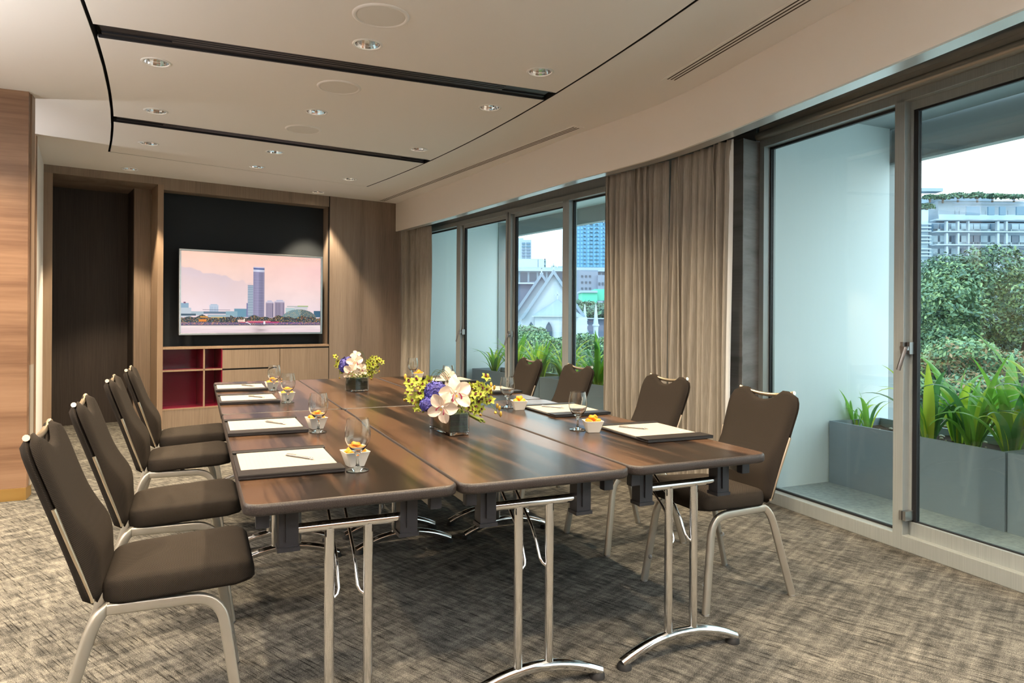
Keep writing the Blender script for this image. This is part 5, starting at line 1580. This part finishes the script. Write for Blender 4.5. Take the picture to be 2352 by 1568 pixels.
# -- trees
def tree(name, x, y, d, rx, rz, lab, seed, n=6500, size=0.20, mats=('tree_a', 'tree_b', 'tree_c'), grp='trees outside the windows', trunk_x=0.0, nb=24):
    rr = random.Random(seed)
    c = at(x, y, d)
    t = empty(name, (c.x, c.y, GZ), 0, lab, 'tree', grp)
    h = c.z - GZ
    spec = []
    for k in range(nb):
        while True:
            q = Vector((rr.uniform(-1, 1), rr.uniform(-1, 1), rr.uniform(-1, 1)))
            if q.length < 1: break
        if k < 8: q = q.normalized() * rr.uniform(.7, .9); q.z = abs(q.z) * (1 if k % 2 else .4)
        w = rr.uniform(.24, .40)
        spec.append((rx * q.x * .85, rx * q.y * .85, h + rz * q.z * .85, rx * w, rx * w, rz * w * .72))
    leaf_cloud('foliage', spec, list(mats), n, size, t, None, seed)
    base = Vector((trunk_x, 0, 0)); fork = Vector((trunk_x * .6, 0, h - rz * 1.05))
    MB().tube([base, base.lerp(fork, .5) + Vector((.1, .05, 0)), fork], [rx * .085, rx * .065, rx * .05], 9).build('trunk', 'bark', t, smooth=60)
    for s in spec[:11]:
        e = Vector(s[:3]); m_ = fork.lerp(e, .5) + Vector((rr.uniform(-.2, .2), rr.uniform(-.2, .2), -.1 * rz))
        MB().tube([fork, m_, e], [rx * .04, rx * .025, rx * .010], 6).build('branch', 'bark', t, smooth=60)
    return t
tree('broad_tree', 2290, 800, 23, 3.2, 3.3, 'large broad leaved tree nearest the right window, hiding the lower apartment floors', 11, 36720, 0.080)
tree('broad_tree', 2165, 850, 26, 2.4, 3.0, 'leafy tree left of the largest tree, behind the window handle', 12, 24480, 0.080)
tree('broad_tree', 2250, 915, 19, 2.6, 1.6, 'low leafy tree directly behind the right balcony plants', 13, 22440, 0.075, ('tree_b', 'tree_a', 'tree_d'))
tree('broad_tree', 2420, 860, 27, 3.6, 3.4, 'leafy tree at the right edge of the view behind the largest tree', 14, 24480, 0.084)
tree('broad_tree', 2120, 960, 21, 2.2, 1.8, 'dark low tree at the left foot of the right window', 15, 18360, 0.075, ('tree_c', 'tree_a'))
tree('broad_tree', 2330, 990, 24, 3.0, 2.0, 'dark low tree at the foot of the right window behind the tall plants', 16, 20400, 0.080, ('tree_c', 'tree_a', 'tree_b'))
tree('street_tree', 1222, 818, 34, 2.7, 1.7, 'feathery green tree in front of the church wall', 21, 16800, 0.090, ('tree_b', 'tree_a', 'tree_a'))
tree('street_tree', 1290, 850, 37, 2.2, 1.6, 'green tree in front of the church porch, right of the feathery tree', 22, 12000, 0.090, ('tree_a', 'tree_b'))
tree('street_tree', 1375, 818, 36, 2.2, 1.3, 'pale green tree below the two church spires', 23, 12000, 0.090, ('tree_a', 'tree_b', 'tree_a'))
tree('street_tree', 1165, 850, 38, 2.4, 1.7, 'green tree left of the feathery tree, behind the window mullion', 24, 9600, 0.096, ('tree_a', 'tree_c'))
tree('street_tree', 1450, 850, 38, 2.6, 1.8, 'green tree hidden mostly behind the closed curtains', 25, 8400, 0.102, ('tree_a', 'tree_c'))
tree('park_tree', 1345, 722, 95, 4.5, 1.9, 'dark green tree behind the church spires, left', 26, 2500, 0.42, ('tree_c', 'tree_a'))
tree('park_tree', 1392, 726, 98, 4.5, 1.9, 'dark green tree behind the church spires, right', 27, 2500, 0.42, ('tree_c', 'tree_a'))

# -- church
ch = Far('church', 62, 'white gothic church with steep gables and slate roof', 'church')
def poly(far, name, m, pts, f0, f1, parent=None):
    """upright slab: pixel outline extruded in depth from f0 to f1"""
    P = [far.pt(x, y) for x, y in pts]; n = len(P)
    vs = [(p.x, f0, p.z) for p in P] + [(p.x, f1, p.z) for p in P]
    fs = [tuple(range(n)), tuple(range(2 * n - 1, n - 1, -1))] + [(i, n + i, n + (i + 1) % n, (i + 1) % n) for i in range(n)]
    return MB().add(vs, fs).build(name, m, parent or far.root, fixn=True)
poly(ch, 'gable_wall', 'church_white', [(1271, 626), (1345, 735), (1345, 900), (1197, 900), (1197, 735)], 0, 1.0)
poly(ch, 'gable_coping', 'church_grey', [(1271, 619), (1350, 736), (1342, 736), (1271, 630), (1202, 732), (1194, 732)], -0.4, 0.0)
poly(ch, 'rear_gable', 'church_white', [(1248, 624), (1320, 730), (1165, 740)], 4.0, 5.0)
poly(ch, 'rear_coping', 'church_grey', [(1248, 619), (1320, 728), (1312, 728), (1248, 630), (1176, 735), (1168, 735)], 3.5, 4.0)
poly(ch, 'roof', 'slate', [(1271, 632), (1335, 728), (1206, 728)], 1.0, 3.5)
poly(ch, 'nave_roof', 'slate', [(1120, 650), (1240, 637), (1250, 640), (1190, 745), (1110, 745)], 6.0, 9.0)
ch.rect('nave_ridge', 'church_white', 1120, 641, 1236, 645, 7.0, -5.6)
for x, y, f in ((1271, 606, -0.2), (1248, 604, 3.7)):
    q = ch.pt(x, y + 14, f); b = MB().box((q.x, f, q.z + .2), (.12, .12, .75)).box((q.x, f, q.z + .32), (.5, .12, .12)).box((q.x, f, q.z - .2), (.3, .3, .2))
    b.build('finial_cross', 'church_white', ch.root)
# apse with polygonal roof
q0 = ch.pt(1279, 726); r0 = (1279 - 1222) * 62 / 1597.2
b = MB(); ztop = ch.pt(1279, 688).z
b.lathe([(r0, q0.z), (r0 * .96, q0.z + .12), (0.05, ztop)], (q0.x, -0.6, 0), 8); b.build('apse_roof', 'church_grey', ch.root, fixn=True)
MB().lathe([(r0 * .9, GZ), (r0 * .9, q0.z - .05), (r0 * 1.02, q0.z - .05), (r0 * 1.02, q0.z + .02), (0, q0.z + .02)], (q0.x, -0.6, 0), 8).build('apse_wall', 'church_white', ch.root, fixn=True)
MB().box((q0.x, -0.6, ztop + .35), (.1, .1, .7)).box((q0.x, -0.6, ztop + .42), (.42, .1, .1)).build('finial_cross', 'church_white', ch.root)
for x in (1257, 1296, 1218):
    P = [(x - 7, 775), (x + 7, 775), (x + 7, 752), (x + 5, 746), (x, 738), (x - 5, 746), (x - 7, 752)]
    poly(ch, 'arched_window', 'bld_dark', P, -r0 * .92 - .62, -r0 * .80 - 0.6)
ch.rect('porch_wing', 'church_white', 1318, 728, 1342, 900, 3.0, 2.0)
poly(ch, 'buttress', 'church_white', [(1330, 740), (1342, 748), (1358, 785), (1330, 785)], -1.5, 1.5)
for x in (1343.5, 1369):
    c = ch.pt(x, 765); k = 62 / 1597.2
    b = MB().lathe([(0.0, ch.pt(x, 697).z), (0.05, ch.pt(x, 701).z), (6 * k, ch.pt(x, 744).z), (8 * k, ch.pt(x, 745).z), (8 * k, ch.pt(x, 748).z), (6 * k, ch.pt(x, 750).z), (5.5 * k, ch.pt(x, 770).z), (9 * k, ch.pt(x, 778).z), (9 * k, GZ)][::-1], (c.x, 0.2, 0), 8)
    b.build('pinnacle', 'church_white', ch.root, fixn=True)
poly(ch, 'side_roof', 'slate', [(1346, 733), (1460, 733), (1460, 782), (1346, 782)], 4.0, 6.0)
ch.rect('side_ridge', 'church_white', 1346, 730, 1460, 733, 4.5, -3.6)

# -- office blocks and towers behind the church
of = Far('office_block', 150, 'long pale office block with dark window bays behind the church gables', 'building')
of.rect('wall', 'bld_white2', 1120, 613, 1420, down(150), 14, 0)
of.rect('roof_band', 'bld_white', 1120, 613, 1420, 624, 0, 0.6)
for k in range(14):
    of.rect('window', 'bld_dark', 1132 + k * 21, 626, 1148 + k * 21, 650, 0.2, 0.25)
of.rect('plant_room', 'bld_glass_pale', 1150, 594, 1256, 613, 10, -2); of.rect('plant_cap', 'bld_white', 1170, 591, 1250, 595, 9, -3)
for x in (1268, 1276, 1284, 1291): of.rect('roof_unit', 'bld_white2', x, 609, x + 6, 613, 4, -3)
of.rect('mast', 'bld_dark', 1251, 592, 1254, 612, 2.4, -2); of.rect('mast', 'bld_lav', 1236, 594, 1237.5, 612, 2.4, -2)
t1 = Far('apartment_tower', 240, 'pale apartment tower far left in the third window pane', 'building')
t1.rect('wall', 'bld_white', 1150, 550, 1219, down(240), 16, 0); t1.rect('crown', 'bld_white', 1176, 544, 1203, 550, 10, -3)
for j in range(6):
    for x0, x1 in ((1199, 1206), (1209, 1218)): t1.rect('window', 'bld_lav' if j > 1 else 'bld_glass', x0, 557 + j * 7, x1, 561 + j * 7, 0.3, 0.3)
bt = Far('glass_tower', 230, 'tall blue glass office tower seen above the church', 'building')
bt.rect('wall', 'tower_blue', 1296, 330, 1560, down(230), 30, 0)
for k in range(34): bt.rect('mullion', 'tower_line', 1302 + k * 7.6, 330, 1302.7 + k * 7.6, 640, 0, 0.25)
for k in range(36): bt.rect('floor_line', 'tower_line', 1297, 338 + k * 8.6, 1560, 338.7 + k * 8.6, 0, 0.22)
for k in range(14):
    for x0, x1 in ((1340, 1345), (1354, 1361), (1367, 1374), (1384.5, 1387.5), (1391, 1394)): bt.rect('vent', 'bld_dark', x0, 516 + k * 9.0 - 1, x1, 517.2 + k * 9.0 - 1, 0, 0.5)
bt.rect('sign', 'church_white', 1385, 508.4, 1387.2, 512, 0, 0.9); bt.rect('sign', 'church_white', 1388, 508.2, 1389.6, 509.6, 0, 0.9); bt.rect('sign', 'church_white', 1391, 509, 1396, 511.5, 0, 0.9)
lv = Far('grey_block', 140, 'lavender grey office block in front of the blue tower', 'building')
lv.rect('wall', 'bld_lav', 1325, 620, 1372, down(140), 8, 0); lv.rect('wing', 'bld_lav', 1372, 632, 1470, down(140), 8, 1)
for j, y in enumerate((632, 646, 660)):
    for x in (1335, 1344, 1353): lv.rect('window', 'bld_dark', x, y, x + 4, y + 4, 0.3, 0.2)
for x in (1373, 1381, 1390, 1399): lv.rect('window', 'bld_dark', x, 649, x + 4, 655, 0.3, 1.2)
sc = Far('netted_site', 110, 'building site wrapped in green safety netting, right of the church gable', 'building site')
sc.rect('netting', 'net_green', 1337, 672, 1372, 700, 6, 0); sc.rect('netting', 'net_green', 1368, 663, 1450, 690, 8, -1); sc.rect('slab', 'bld_white2', 1334, 667, 1372, 672, 6, .3)
sc.rect('core', 'bld_white2', 1334, 690, 1460, down(110), 8, -.5)
sc.rect('hoist', 'bld_dark', 1386, 690, 1398, 697, 2, 1)
